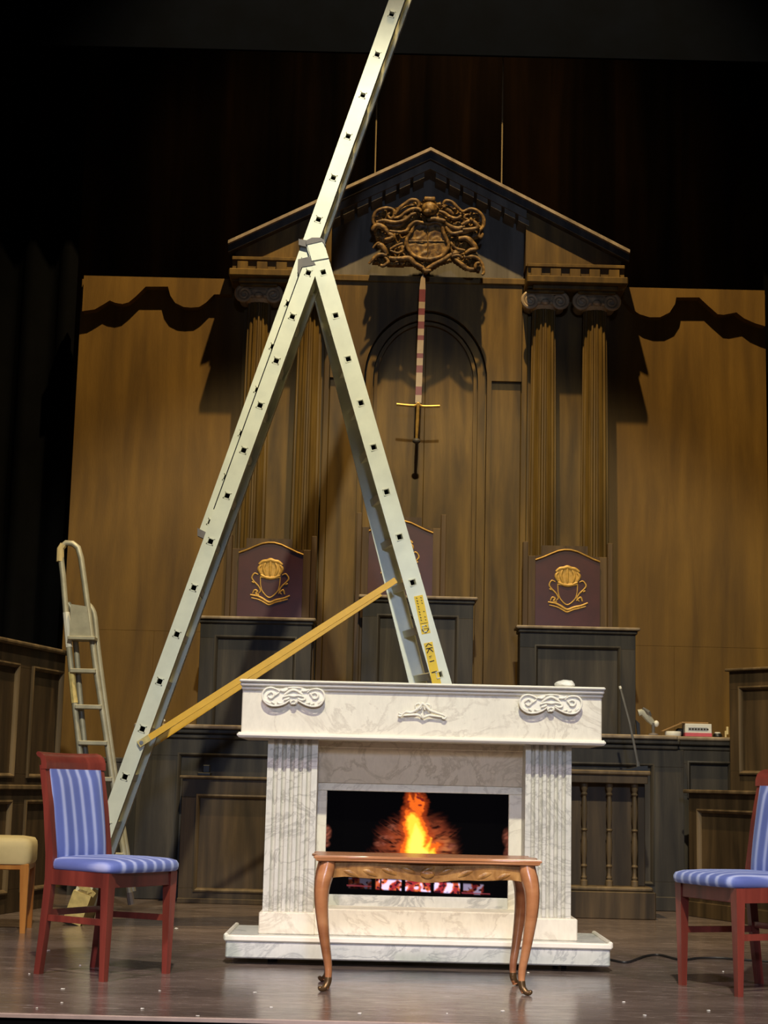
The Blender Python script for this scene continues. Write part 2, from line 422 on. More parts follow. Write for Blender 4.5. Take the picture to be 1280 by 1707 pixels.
# spandrel board with arched opening
aw = hx(818, 640, 12.85); zs_ = W(840, 638, 12.85).z; za = W(708, 514, 12.85).z; iw = hx(868, 640, 12.85)
arch = []
for k in range(25):
    t = math.pi * k / 24
    arch.append((PXC + aw * math.cos(t), zs_ + (za - zs_) * math.sin(t)))
pol = [(PXC + iw, zs_)] + arch + [(PXC - iw, zs_), (PXC - iw, z_ent), (PXC + iw, z_ent)]
MB().prism(pol, 12.80, YP).build('spandrel', M['portal'], R)
for s in (-1, 1):
    MB().box(PXC + s * (aw + .002), PXC + s * (iw - .002), 12.832, YP, 1.0, zs_ - .0, .002).build('pier_panel', M['portal'], R)
    MB().box(PXC + s * (iw + .0), PXC + s * (iw + .05), 12.84, YP, 1.0, z_ent, .006).build('pier_edge', M['portal'], R)
# arch mouldings continue down as jambs
for wd_, off, y0 in ((.035, -.015, 12.795), (.055, -.075, 12.83), (.025, -.125, 12.85)):
    ra = aw + off; ha = za - zs_ + off
    path = [(PXC + ra, 1.0)] + [(PXC + ra * math.cos(math.pi * k / 28), zs_ + ha * math.sin(math.pi * k / 28)) for k in range(29)] + [(PXC - ra, 1.0)]
    MB().strip(path, wd_, y0, YP).build('arch_moulding', M['portal'], R)
# centre ledge
MB().box(PXC - x_in, PXC + x_in, 12.78, YP, z_ent - .005, z_ent + .05, .008).build('centre_ledge', M['portal'], R)
# entablature blocks over the column pairs
for s in (-1, 1):
    a, b = PXC + s * x_in, PXC + s * x_out
    MB().box(a, b, 12.62, YP, z_corn0 - .01, z_top, .004).build('entablature_block', M['portal'], R)
    MB().box(a - s * .012, b + s * .012, 12.50, YP, z_corn0, z_corn1, .008).build('cornice', M['portal'], R)
    MB().box(a + s * .04, b - s * .06, 12.56, YP, z_corn0 - .035, z_corn0, .006).build('architrave', M['portal'], R)
    MB().box(a, b, 12.595, YP, z_den1, z_top + .004, .004).build('upper_fillet', M['portal'], R)
    nd = 5
    for i in range(nd):
        c = lerp(a, b, (i + .55) / nd - .02); w_ = .042
        MB().box(c - w_, c + w_, 12.592, 12.66, z_corn1 + .004, z_den1 - .012, .003).build('dentil', M['portal'], R)
# pediment
apx, apz = PXC, W(716, 245, 12.54).z; ex = hx(1050, 416, 12.54); ez = W(1050, 416, 12.54).z
slope = (apz - ez) / ex
zat = lambda dx: apz - slope * abs(dx)
tin = x_in - .01
pol = [(PXC - tin, z_ent + .04), (PXC + tin, z_ent + .04), (PXC + tin, zat(tin) - .05), (PXC, apz - .05), (PXC - tin, zat(tin) - .05)]
MB().prism(pol, 12.86, 12.92).build('tympanum', M['tymp'], R)
for s in (-1, 1):
    pol = [(PXC + s * tin, z_top), (PXC + s * (x_out - .02), z_top), (PXC + s * (x_out - .02), zat(x_out - .02) - .06), (PXC + s * tin, zat(tin) - .06)]
    MB().prism(pol, 12.66, 12.9).build('pediment_side_panel', M['portal'], R)
    def rake(d0, d1, t0, t1, y0, y1, name, mat, x0=0.0, x1=ex):
        pol = [(PXC + s * x0, zat(x0) - t0), (PXC + s * x1, zat(x1) - t0), (PXC + s * x1, zat(x1) - t1), (PXC + s * x0, zat(x0) - t1)]
        return MB().prism(pol, y0, y1).build(name, mat, R)
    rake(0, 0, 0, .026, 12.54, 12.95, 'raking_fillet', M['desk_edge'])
    rake(0, 0, .026, .085, 12.575, 12.95, 'raking_corona', M['desk'])
    rake(0, 0, .085, .150, 12.62, 12.9, 'raking_bed_mould', M['tymp'], 0, tin)
    nd = 7
    for i in range(nd):
        c = tin * (i + .42) / nd; w_ = .05
        rake(0, 0, .15, .195, 12.64, 12.88, 'raking_dentil', M['tymp'], c, c + .085)
# suspension wires
for (px, y0, y1) in ((836, 60, 303), (625, 60, 290)):
    a = W(px, y0, 12.7); b = W(px, y1, 12.7)
    b.z = zat(b.x - PXC) - .01; a.x = b.x; a.z = 7.6
    tag(MB().tube([a, b], .006, 6).build('suspension_wire', M['cream_wire']), ('pale steel wire holding the right slope of the pediment' if px > 700 else 'thin steel wire holding the left slope of the pediment'), 'wire', 'pediment suspension wires')

# ================================================================== COLUMNS
YC = 12.74
zc0 = .98; zcap0 = W(910, 518, YC).z; zcap1 = z_corn0 - .03
def make_column(label):
    t = thing('column', label, 'column', (0, 0, zc0), group='fluted columns of the portal')
    H = zcap0 - zc0; L = True
    MB().box(-.15, .15, -.15, .15, 0, .08, .006).build('column_plinth', M['portal'], t, local=L)
    MB().lathe([(.14, .08), (.15, .10), (.14, .13), (.125, .14), (.13, .165), (.118, .18)], n=24).build('column_base', M['portal'], t, local=L)
    nf, sub = 16, 4; mb = MB(); rows = []
    for (h, rr) in ((.18, .113), (H * .35, .112), (H * .7, .105), (H * .9, .098), (H, .092)):
        row = []
        for i in range(nf):
            for k, dr in enumerate((1.0, 1.0, .86, .86)):
                a = 2 * math.pi * (i + (.0, .30, .48, .82)[k]) / nf
                row.append((rr * dr * math.cos(a), rr * dr * math.sin(a), h))
        rows.append(row)
    n = nf * sub; vs = [v for rw in rows for v in rw]; fs = []
    for i in range(len(rows) - 1):
        for k in range(n):
            k2 = (k + 1) % n; fs.append((i * n + k, i * n + k2, (i + 1) * n + k2, (i + 1) * n + k))
    fs.append(tuple(range(n - 1, -1, -1))); fs.append(tuple(range((len(rows) - 1) * n, len(rows) * n)))
    mb.add(vs, fs).build('shaft', M['portal'], t, local=L, smooth=20)
    hc = zcap1 - zc0 - H
    cap = MB().lathe([(.094, H - .01), (.115, H + .015), (.11, H + .04), (.125, H + hc * .6), (.12, H + hc * .75)], n=20).build('capital', M['capital'], t, local=L)
    for s in (-1, 1):
        pts = []; rs = []
        cx, cz = s * .115, H + hc * .38
        for k in range(40):
            a = k / 39 * 2.1 * 2 * math.pi; rad = .068 * (1 - .80 * k / 39)
            ang = math.pi / 2 - s * -a
            pts.append((cx + rad * math.cos(math.pi / 2 - s * a), -.105, cz + rad * math.sin(math.pi / 2 - s * a)))
            rs.append(.017 * (1 - .4 * k / 39))
        mb = MB().tube([(0, -.105, H + hc * .38 + .060)] + pts, [.014] + rs, 8)
        mb.build('volute', M['capital'], cap, local=L)
        MB().tube([(cx, -.10, cz), (cx, .10, cz)], .05, 14).build('bolster', M['capital'], cap, local=L)
    mb = MB().blob((0, -.112, H + hc * .30), .035, .03, .028, 10); mb.blob((-.05, -.108, H + hc * .26), .018, .02, .018, 8); mb.blob((.05, -.108, H + hc * .26), .018, .02, .018, 8)
    mb.build('egg_ornament', M['capital'], cap, local=L)
    MB().box(-.15, .15, -.15, .15, H + hc * .80, H + hc, .008).build('abacus', M['portal'], cap, local=L)
    return t
cxo = hx(991, 700, YC) + .0; cxi = hx(905, 700, YC)
xc_r = W(991, 700, YC).x; xi_r = W(905, 700, YC).x
c0 = make_column('outer fluted column of the right-hand pair, next to the right flat'); c0.location = (xc_r, YC, zc0)
dup(c0, (xi_r, YC, zc0), label='inner fluted column of the right-hand pair, next to the arch')
dup(c0, (2 * PXC - xi_r, YC, zc0), label='inner fluted column of the left-hand pair, behind the tall ladder')
dup(c0, (2 * PXC - xc_r, YC, zc0), label='outer fluted column of the left-hand pair, next to the left flat')

# ================================================================== COAT OF ARMS (carved crest) — drawn in 1/4.923 px of the photograph, at its own depth
YA = 12.50
def ZA(x, y, dy=0.0):
    p = W(580 + x / 4.923, 310 + y / 4.923, YA); return Vector((p.x, YA + dy, p.z))
KA = (W(700, 400, YA).x - W(600, 400, YA).x) / 100 / 4.923
cr = thing('coat_of_arms', 'carved gilded coat of arms with crowned shield, lion and unicorn under the pediment', 'crest', tuple(ZA(650, 450)))
def carve(name, strokes, mat=M['crest'], flat=.8, parent=None):
    mb = MB()
    for pts, rad, dy in strokes:
        sp = spline([ZA(x, y, dy) for x, y in pts], 5); n = len(sp)
        if isinstance(rad, (int, float)): rs = [rad * KA * (1 - .35 * abs(2 * i / (n - 1) - 1) ** 3) for i in range(n)]
        else: rs = [lerp(rad[0], rad[1], i / (n - 1)) * KA for i in range(n)]
        mb.tube(sp, rs, 8, flat)
    return mb.build(name, mat, parent or cr, smooth=50)
pol = [(225, 240), (300, 190), (420, 170), (560, 120), (640, 110), (760, 130), (900, 180), (1060, 215), (1105, 300), (1080, 400), (1000, 430), (1050, 520), (1095, 640), (1080, 690), (960, 670), (860, 600), (760, 630), (640, 705), (540, 640), (340, 640), (200, 620), (290, 500), (230, 420), (205, 330)]
from mathutils import noise as mn
def relief(name, poly, amp, base, freq, nx, nz, mat, par, seed):
    P2 = [(ZA(x, y).x, ZA(x, y).z) for x, y in poly]; n = len(P2)
    mb = MB(); x0_, x1_ = min(p[0] for p in P2), max(p[0] for p in P2); z0_, z1_ = min(p[1] for p in P2), max(p[1] for p in P2)
    def ins(x, z):
        c = False; j = n - 1
        for i in range(n):
            if (P2[i][1] > z) != (P2[j][1] > z) and x < (P2[j][0] - P2[i][0]) * (z - P2[i][1]) / (P2[j][1] - P2[i][1]) + P2[i][0]: c = not c
            j = i
        return c
    idx = {}; vs = []; fs = []
    def vid(i, j):
        if (i, j) not in idx:
            x = x0_ + (x1_ - x0_) * i / nx; z = z0_ + (z1_ - z0_) * j / nz
            q = mn.noise((x * freq + seed, z * freq, 0)) ; h = (1 - abs(q) * 2.2) * amp + amp * .5 * mn.noise((x * freq * 2.3, z * freq * 2.3, seed))
            idx[(i, j)] = len(vs); vs.append((x, base - h, z))
        return idx[(i, j)]
    for i in range(nx):
        for j in range(nz):
            if ins(x0_ + (x1_ - x0_) * (i + .5) / nx, z0_ + (z1_ - z0_) * (j + .5) / nz): fs.append((vid(i, j), vid(i + 1, j), vid(i + 1, j + 1), vid(i, j + 1)))
    nf = len(fs); nv = len(vs); cnt = {}
    for f_ in fs:
        for k in range(4):
            e_ = (f_[k], f_[(k + 1) % 4]); cnt[e_] = 1
    back = [(v[0], base + .05, v[2]) for v in vs]
    side = [(b_, a_, a_ + nv, b_ + nv) for (a_, b_) in cnt if (b_, a_) not in cnt]
    mb.add(vs + back, fs + [tuple(k + nv for k in f_[::-1]) for f_ in fs[:nf]] + side)
    return mb.build(name, mat, par, smooth=50)
relief('backing', pol, .028, YA + .035, 26, 110, 74, M['crest'], cr, 3.0)
ringp = [(600, 300), (545, 325), (520, 380), (482, 440), (482, 500), (520, 560), (580, 592), (650, 605), (730, 595), (790, 560), (828, 495), (808, 440), (780, 380), (770, 325), (720, 300), (660, 312), (600, 300)]
shield = relief('shield', ringp[:-1], .006, YA + .005, 18, 40, 36, M['crest'], cr, 9.0)
mb = MB()
for (x0_, y0_, x1_, y1_) in ((655, 315, 655, 590), (500, 455, 815, 455)):
    mb.tube([ZA(x0_, y0_, -.001), ZA(x1_, y1_, -.001)], .005, 6)
mb.build('shield_quartering', M['crest'], shield)
carve('garter_rim', [(ringp, 17, -.01)], parent=None)
carve('mantling', [
    ([(225, 340), (205, 285), (225, 222), (275, 192), (335, 186), (376, 208), (378, 252), (348, 272), (325, 245), (345, 226)], 15, -.01),
    ([(385, 240), (420, 192), (470, 152), (520, 122), (565, 128), (582, 162), (566, 188)], 16, -.02),
    ([(378, 274), (430, 258), (480, 218), (530, 196), (580, 196), (596, 216)], 15, -.02),
    ([(390, 230), (450, 190), (560, 165)], 24, .02), ([(300, 300), (400, 320), (500, 260)], 26, .02),
    ([(232, 300), (300, 288), (370, 302), (450, 290), (520, 242), (558, 226)], 17, -.01),
    ([(340, 376), (420, 386), (480, 374), (512, 330), (560, 300), (620, 312)], 15, -.02)])
carve('mantling', [
    ([(778, 160), (800, 130), (850, 140), (900, 188), (938, 222)], 15, -.02), ([(770, 170), (790, 180), (775, 150)], 11, -.02),
    ([(745, 215), (790, 230), (830, 260), (890, 275), (930, 250)], 16, -.02), ([(800, 170), (870, 230)], 34, .02),
    ([(940, 218), (1000, 192), (1060, 208), (1108, 262), (1110, 330), (1072, 388), (1086, 430), (1108, 392)], 15, -.01),
    ([(990, 240), (960, 250), (958, 275), (985, 278)], 11, -.02),
    ([(650, 290), (700, 280), (760, 290), (800, 300)], 18, -.03), ([(760, 240), (830, 320), (900, 350), (960, 330)], 26, .01),
    ([(800, 340), (850, 395), (930, 385), (1010, 370)], 18, -.01)])
carve('lion', [([(215, 378), (232, 332), (285, 345), (330, 395)], 24, -.02), ([(330, 395), (370, 430), (300, 465)], 22, -.02),
    ([(300, 455), (345, 445), (370, 430)], 16, -.04), ([(240, 490), (280, 505), (318, 570)], 26, -.02), ([(318, 575), (245, 572), (205, 610), (172, 645)], (20, 10), -.02),
    ([(300, 590), (330, 630), (290, 662), (265, 655)], 16, -.02), ([(205, 520), (240, 480), (265, 480)], 10, -.03), ([(345, 530), (400, 500), (450, 480)], 13, -.03), ([(200, 380), (215, 350), (235, 335)], 18, -.04)])
carve('unicorn', [([(930, 330), (1000, 300), (1050, 325), (1050, 360), (940, 370)], 20, -.03), ([(1000, 280), (1020, 310)], 14, -.05), ([(905, 440), (980, 440), (1030, 490), (1055, 530)], 24, -.02),
    ([(1055, 530), (1000, 540), (960, 570)], 20, -.03), ([(950, 590), (1010, 585), (1060, 600), (1100, 650), (1112, 720), (1095, 735)], (18, 10), -.02),
    ([(870, 600), (930, 650), (990, 690), (1040, 690)], 20, -.02), ([(1040, 690), (1050, 650), (1080, 640)], 14, -.03), ([(850, 590), (900, 580), (940, 600)], 14, -.03), ([(840, 470), (880, 520), (960, 540)], 13, -.03)])
carve('motto_ribbon', [([(345, 540), (400, 560), (445, 545), (440, 500)], 11, -.03), ([(335, 600), (420, 605), (500, 600), (550, 645), (620, 682)], 22, -.02), ([(640, 690), (700, 655), (770, 620), (850, 570), (940, 545)], 19, -.02), ([(610, 680), (640, 705), (680, 700)], 18, -.02), ([(850, 530), (855, 565)], 9, -.03)])
c = ZA(668, 190)
hm = MB().blob((c.x, YA - .02, c.z - .005), 66 * KA, .05, 62 * KA, 14)
a = ZA(625, 140); b = ZA(715, 105)
hm.box(a.x, b.x, YA - .05, YA + .04, a.z, b.z, .006); c2 = ZA(650, 232); hm.blob((c2.x, YA - .05, c2.z), 34 * KA, .03, 28 * KA, 10)
hm.build('crown', M['crest'], cr, smooth=50)
MB().tube([ZA(655, 470, .05), ZA(655, 470, .36)], .03, 10).build('mounting_peg', M['desk'], cr)

# ================================================================== SWORD
YS = 12.50
sw = thing('sword', 'hanging sword with red and white striped blade and gold crossguard', 'sword', tuple(W(698, 700, YS)))
kx = (W(700, 600, YS).x - W(600, 600, YS).x) / 100
tip = W(705, 458, YS); grd = W(697, 672, YS); pom = W(694, 735, YS)
M['red_band'] = plain('red_blade_band', srgb(114, 42, 30), .45); M['white_band'] = plain('white_blade_band', srgb(164, 138, 102), .45)
bands = [(458, 483, 0), (483, 504, 1), (504, 515, 0), (515, 526, 1), (526, 537, 0), (537, 549, 1), (549, 560, 0), (560, 568, 1), (568, 590, 0), (590, 598, 1), (598, 610, 0), (610, 622, 1), (622, 645, 0), (645, 659, 1), (659, 672, 0)]
for (a, b, k) in bands:
    pa = lerp(tip, grd, (a - 458) / 214); pb = lerp(tip, grd, (b - 458) / 214)
    w_ = 5.2 * kx
    if a == 458: pol = [(pa.x, pa.z), (pa.x + w_ * .7, pa.z - .03), (pb.x + w_, pb.z), (pb.x - w_, pb.z), (pa.x - w_ * .7, pa.z - .03)]
    else: pol = [(pa.x - w_, pa.z), (pa.x + w_, pa.z), (pb.x + w_, pb.z), (pb.x - w_, pb.z)]
    MB().prism(pol, YS - .008, YS + .008).build('blade_band', M['red_band' if k else 'white_band'], sw)
g0, g1, g2, g3 = W(661, 674, YS), W(690, 675, YS), W(704, 676, YS), W(733, 677, YS)
MB().tube(spline([g0, g1 + Vector((0, 0, -.006)), grd, g2 + Vector((0, 0, -.006)), g3], 4), .011, 8).build('crossguard', M['gold'], sw)
MB().tube([grd, lerp(grd, pom, .5), pom], [.012, .014, .010], 8).build('grip', M['gold'], sw)
MB().blob(tuple(pom), .032, .028, .022, 12).build('pommel', M['desk'], sw)
MB().tube([tip + Vector((0, 0, .0)), tip + Vector((0, 0, .10))], .003, 6).build('hanging_wire', M['cream_wire'], sw)
# ================================================================== panelled joinery
MOULD = [(-.022, 0.0), (-.022, -.014), (-.012, -.018), (-.004, -.012), (.004, .004), (.004, .012)]
def panelled(t, x0, x1, z0, z1, depth, mat, mmat, cells, y=0.0):
    """cells: list of (x0,x1,z0,z1) openings; the front is frame boards with recessed panels and mouldings"""
    MB().box(x0, x1, y + .022, y + depth, z0, z1).build('carcass', mat, t, local=True)
    xs = sorted(set([x0, x1] + [c[0] for c in cells] + [c[1] for c in cells])); rows = sorted(set((c[2], c[3]) for c in cells))
    # rails between rows
    zz = [z0] + [v for r_ in rows for v in r_] + [z1]
    for i in range(0, len(zz), 2):
        if zz[i + 1] - zz[i] > .002: MB().box(x0, x1, y, y + .022, zz[i], zz[i + 1], .002).build('rail', mat, t, local=True)
    for (a, b) in rows:
        cs = sorted([c for c in cells if (c[2], c[3]) == (a, b)])
        ex = [x0] + [v for c in cs for v in c[:2]] + [x1]
        for i in range(0, len(ex), 2):
            if ex[i + 1] - ex[i] > .002: MB().box(ex[i], ex[i + 1], y, y + .022, a, b, .002).build('stile', mat, t, local=True)
    for c in cells:
        MB().box(c[0], c[1], y + .012, y + .022, c[2], c[3]).build('panel', mat, t, local=True)
        MB().ring(c[0], c[1], c[2], c[3], [(i_, y + d_) for i_, d_ in MOULD]).build('panel_moulding', mmat, t, local=True)

# ---- judges' desks
YJ = 12.25
def desk(x0, x1, yt, pxs, label):
    a = W(x0, yt, YJ); b = W(x1, yt, YJ); xm = (a.x + b.x) / 2; w = abs(b.x - a.x); zt = W((x0 + x1) / 2, yt, YJ).z
    t = thing('judge_desk', label, 'desk', (xm, YJ, .98), group='panelled judges desks')
    H = zt - .98; hw = w / 2 - .03
    panelled(t, -hw, hw, 0, H - .02, .20, M['desk'], M['desk'], [(-hw + .13, hw - .13, .10, H - .16)])
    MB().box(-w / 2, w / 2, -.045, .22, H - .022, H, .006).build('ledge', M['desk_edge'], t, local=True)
    MB().box(-hw - .012, hw + .012, -.02, .21, H - .05, H - .022, .006).build('cove_moulding', M['desk'], t, local=True)
    MB().box(-hw - .01, hw + .01, -.015, .21, 0, .05, .005).build('desk_plinth', M['desk'], t, local=True)
desk(328, 527, 1029, None, 'dark panelled judges desk behind the left leg of the tall ladder')
desk(598, 796, 994, None, 'dark panelled judges desk below the hanging sword, tallest of the three')
desk(860, 1066, 1045, None, 'dark panelled judges desk in front of the right-hand columns')

# ---- thrones
YT = 12.53
KT = (W(1000, 960, YT).x - W(900, 960, YT).x) / 100
def throne(cx, ytop, label):
    """local px units about (945.5, 905): x right, y down"""
    base = W(cx, ytop, YT); zb_ = .98
    t = thing('throne', label, 'chair', (base.x, YT, zb_), group='judges high-backed chairs')
    Z = lambda y: base.z - zb_ - (y - 905) * KT
    X = lambda x: (x - 945.5) * KT
    def pr(name, poly, y0, y1, mat, par=None): return MB().prism([(X(a), Z(b)) for a, b in poly], y0, y1).build(name, mat, par or t, local=True)
    def bx(name, a, b, c, d, y0, y1, mat, bv=.004): return MB().box(X(a), X(b), y0, y1, d, c, bv).build(name, mat, t, local=True)
    for (a, b) in ((871, 880), (1012, 1021)): bx('post', a, b, Z(905), 0, -.03, .03, M['throne'])
    for (a, b) in ((880, 893), (998, 1012)): bx('side_board', a, b, Z(928), .35, -.012, .02, M['throne'])
    pr('top_board', [(880, 930), (903, 926), (903, 910), (980, 910), (980, 926), (1012, 930), (1012, 945), (880, 945)], 0.0, .03, M['throne'])
    arc = [(892, 936), (905, 931), (918, 925), (930, 920), (940, 918), (950, 918), (962, 921), (975, 927), (988, 933), (999, 937)]
    up = pr('back_cushion', arc + [(999, 1075), (892, 1075)], -.035, .0, M['purple'])
    MB().tube([(X(a), -.04, Z(b)) for a, b in arc], .0075, 8).build('gold_piping', M['gold'], up, local=True)
    def gl(name, strokes, par):
        mb = MB()
        for pts, r_ in strokes:
            sp = spline([(X(a), -.040, Z(b)) for a, b in pts], 5); mb.tube(sp, [r_ * KT * (1 - .4 * abs(2 * i / (len(sp) - 1) - 1) ** 2) for i in range(len(sp))], 7, .6)
        return mb.build(name, M['gold_paint'], par, local=True, smooth=60)
    gl('emblem_shield', [([(929, 975), (930, 990), (934, 1001), (945, 1010), (957, 1001), (961, 990), (962, 975)], 1.1), ([(929, 976), (945, 978), (962, 976)], 1.2)], up)
    gl('emblem_crown', [([(929, 972), (937, 976), (945, 977.5), (954, 976), (962, 972)], 2.6), ([(930, 971), (926, 962), (930, 956)], 2.6), ([(961, 971), (965, 962), (961, 956)], 2.6), ([(938, 974), (934, 962), (937, 952)], 2.8), ([(953, 974), (957, 962), (953, 952)], 2.8), ([(945, 974), (945, 960), (945, 948)], 2.4), ([(926, 955), (932, 950), (939, 949), (945, 947), (951, 949), (958, 950), (965, 955)], 3.2)], up)
    gl('emblem_supporter', [([(926, 1004), (930, 999), (926, 991), (918, 983), (915, 977), (919, 970), (925, 972)], 1.3), ([(915, 984), (919, 986)], 1.2), ([(917, 1004), (920, 998), (925, 1000), (922, 1004), (928, 1006)], 1.5)], up)
    gl('emblem_supporter', [([(965, 1004), (961, 999), (965, 991), (973, 983), (976, 977), (971, 970), (965, 972)], 1.3), ([(975, 986), (971, 988)], 1.2), ([(960, 1003), (967, 997), (970, 1004)], 1.5)], up)
    pr('emblem_crown_back', [(930, 974), (926, 964), (929, 954), (938, 950), (945, 947), (953, 950), (962, 954), (965, 964), (961, 974), (945, 978)], -.040, -.034, M['gold_paint'], up)
    gl('emblem_ribbon', [([(913, 1006), (925, 1008), (934, 1012), (945, 1018), (956, 1014), (968, 1011), (979, 1006)], 2.0), ([(915, 1011), (928, 1014), (938, 1019), (945, 1022), (955, 1018), (966, 1015), (976, 1012)], 1.2)], up)
    bx('seat', 880, 1012, .50, .40, -.03, .03, M['purple'])
throne(945.5, 905, 'high-backed judges chair with maroon back and gold emblem at the right-hand columns')
throne(453.5, 893, 'high-backed judges chair with maroon back and gold emblem at the left-hand columns')
throne(669, 857, 'high-backed judges chair half hidden behind the ladder below the arch')

# ---- clerk's counter
YK = 11.92
xl, xr = W(228, 1300, YK).x, W(1222, 1300, YK).x
zt = W(720, 1217, YK).z
t = thing('counter', 'long dark panelled counter running behind the fireplace', 'counter', ((xl + xr) / 2, YK, 0))
hw = (xr - xl) / 2; cxk = (xl + xr) / 2
LX = lambda px, py=1300: W(px, py, YK).x - cxk
LZ = lambda px, py: W(px, py, YK).z
cells = [(LX(300), LX(560), .20, LZ(400, 1262)), (LX(600), LX(800), .20, LZ(400, 1262)), (LX(840), LX(1085), .20, LZ(400, 1262))]
panelled(t, -hw, LX(1140), 0, zt - .10, .22, M['desk'], M['desk'], cells)
a0, a1 = LZ(1180, 1312), LZ(1180, 1274)
panelled(t, LX(1140), hw, 0, zt - .10, .20, M['desk'], M['desk'], [(LX(1153), hw - .02, a0 - .06, a1)], y=.06)
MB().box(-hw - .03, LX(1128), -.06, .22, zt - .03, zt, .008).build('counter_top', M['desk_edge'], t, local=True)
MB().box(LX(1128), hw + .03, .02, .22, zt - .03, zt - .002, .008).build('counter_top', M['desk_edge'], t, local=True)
for (d, e, p) in ((.03, .065, -.04), (.065, .10, -.018)):
    MB().box(-hw - .01, LX(1128) - p * .5, p, .22, zt - e, zt - d, .008).build('cornice_moulding', M['desk'], t, local=True)
    MB().box(LX(1128), hw, p + .07, .22, zt - e, zt - d, .008).build('cornice_moulding', M['desk'], t, local=True)
MB().box(-hw, hw, -.02, .20, 0, .10, .006).build('skirting', M['desk'], t, local=True)

# ---- clerk's low box left of the fireplace
YB = 11.62
x0, x1 = W(300, 1400, YB).x, W(560, 1400, YB).x; ztb = W(372, 1294, YB).z
cxk = (x0 + x1) / 2; hw = (x1 - x0) / 2
t = thing('panelled_box', 'brown panelled box left of the fireplace below the counter', 'box', (cxk, YB, 0))
LX = lambda px: W(px, 1400, YB).x - cxk
panelled(t, -hw, hw, 0, ztb - .02, .26, M['brown'], M['brown_lt'], [(LX(330), LX(470), W(380, 1482, YB).z, W(380, 1330, YB).z)])
MB().box(-hw - .02, hw + .02, -.03, .28, ztb - .02, ztb, .006).build('box_ledge', M['brown_lt'], t, local=True)
MB().box(-hw - .005, hw + .005, -.012, .26, 0, .035, .004).build('box_plinth', M['brown'], t, local=True)

x_ = W(341, 1290, YB + .1).x
sb = thing('black_case', 'small black case standing on the ledge of the brown panelled box', 'case', (x_, YB + .1, ztb))
MB().box(x_ - .045, x_ + .045, YB + .06, YB + .16, ztb, ztb + .022, .004).build('case_base', M['black'], sb)
MB().box(x_ - .012, x_ + .036, YB + .08, YB + .14, ztb + .022, ztb + .075, .004).build('case_top', M['black'], sb)
# ---- balustrade right of the fireplace
YL = 11.12
x0, x1 = W(880, 1400, YL).x, W(1080, 1400, YL).x; zr = W(1020, 1284, YL).z; zbp = W(1020, 1478, YL).z
t = thing('balustrade', 'brown wooden balustrade box with turned balusters right of the fireplace', 'balustrade', ((x0 + x1) / 2, YL, 0)); c_ = (x0 + x1) / 2; hw = (x1 - x0) / 2
LX = lambda px: W(px, 1400, YL).x - c_
MB().box(-hw - .02, hw + .02, -.02, .34, zr - .03, zr, .008).build('handrail', M['brown_lt'], t, local=True)
MB().box(-hw, hw, .0, .30, zr - .085, zr - .03, .004).build('under_rail', M['brown'], t, local=True)
MB().box(-hw, hw, .16, .20, zbp, zr - .085).build('back_board', M['brown'], t, local=True)
for s in (-1, 1): MB().box(s * hw, s * (hw - .05), .12, .30, zbp, zr - .085, .004).build('corner_post', M['brown'], t, local=True)
MB().box(-hw - .02, hw + .03, -.03, .34, zbp - .03, zbp, .01).build('base_moulding', M['brown_lt'], t, local=True)
MB().box(-hw - .03, hw + .045, -.045, .36, .0, zbp - .03, .006).build('plinth', M['brown'], t, local=True)
hb = zr - .085 - zbp
prof = [(.024, 0), (.024, .05), (.016, .06), (.020, .08), (.014, .10), (.013, .17), (.022, .19), (.014, .21), (.016, .27), (.021, .36), (.018, .45), (.013, .52), (.024, .54), (.013, .56), (.015, .62), (.020, .72), (.016, .82), (.012, .87), (.022, .89), (.014, .91), (.024, .95), (.024, 1.0)]
bal = None
for px in (889, 932, 975.5, 1017.5, 1060):
    if bal is None:
        bal = MB().lathe([(r_, z * hb) for r_, z in prof], n=12).build('baluster', M['brown_lt'], t, local=True); o = bal
    else: o = bal.copy(); COL.objects.link(o); o.parent = t
    o.location = (LX(px), .06, zbp)

# ---- side galleries
P0 = Vector((-2.09, 11.05)); e = Vector((-.217, -.976)).normalized()
# local x runs along the face away from P1 towards P0; the face looks towards the centre of the stage
L_ = 2.3; P1 = P0 + e * L_
rz = math.atan2(-e.y, -e.x)
t = thing('side_gallery', 'tall brown panelled gallery at the left edge behind the blue chair', 'gallery', (P1.x, P1.y, 0), rz)
zg = 1.655
cells = []
for (s0, s1) in ((.06, .50), (.74, 1.30), (1.5, 2.1)):
    cells.append((L_ - s1, L_ - s0, .84, zg - .16)); cells.append((L_ - s1, L_ - s0, .14, .66))
panelled(t, 0, L_, 0, zg - .03, .08, M['gallery'], M['brown_lt'], cells)
MB().box(-.02, L_ + .02, -.035, .14, zg - .03, zg, .01).build('gallery_ledge', M['brown_lt'], t, local=True)
MB().box(0, L_, -.022, .05, .745, .775, .006).build('dado_moulding', M['brown_lt'], t, local=True)
# right: low box and witness stand
Pa = Vector((2.13, 11.53)); e = Vector((.40, -.90)).normalized(); L_ = 1.7
t = thing('panelled_box', 'low brown panelled box behind the blue chair at the right edge', 'box', (Pa.x, Pa.y, 0), math.atan2(e.y, e.x))
zq = W(1145, 1316, 11.5).z
panelled(t, 0, L_, 0, zq - .025, .3, M['brown'], M['brown_lt'], [(.13, .95, .2, zq - .15), (1.1, 1.6, .2, zq - .15)])
MB().box(-.03, L_, -.03, .3, zq - .025, zq, .006).build('box_ledge', M['brown_lt'], t, local=True)
MB().box(0, L_, -.012, .05, 0, .10, .004).build('box_plinth', M['brown'], t, local=True)
Pb = W(1215, 1115, 11.85); e = Vector((.62, -.78)).normalized(); L_ = 1.1
t = thing('witness_stand', 'tall brown panelled witness stand at the right edge above the low box', 'stand', (Pb.x, Pb.y, 0), math.atan2(e.y, e.x))
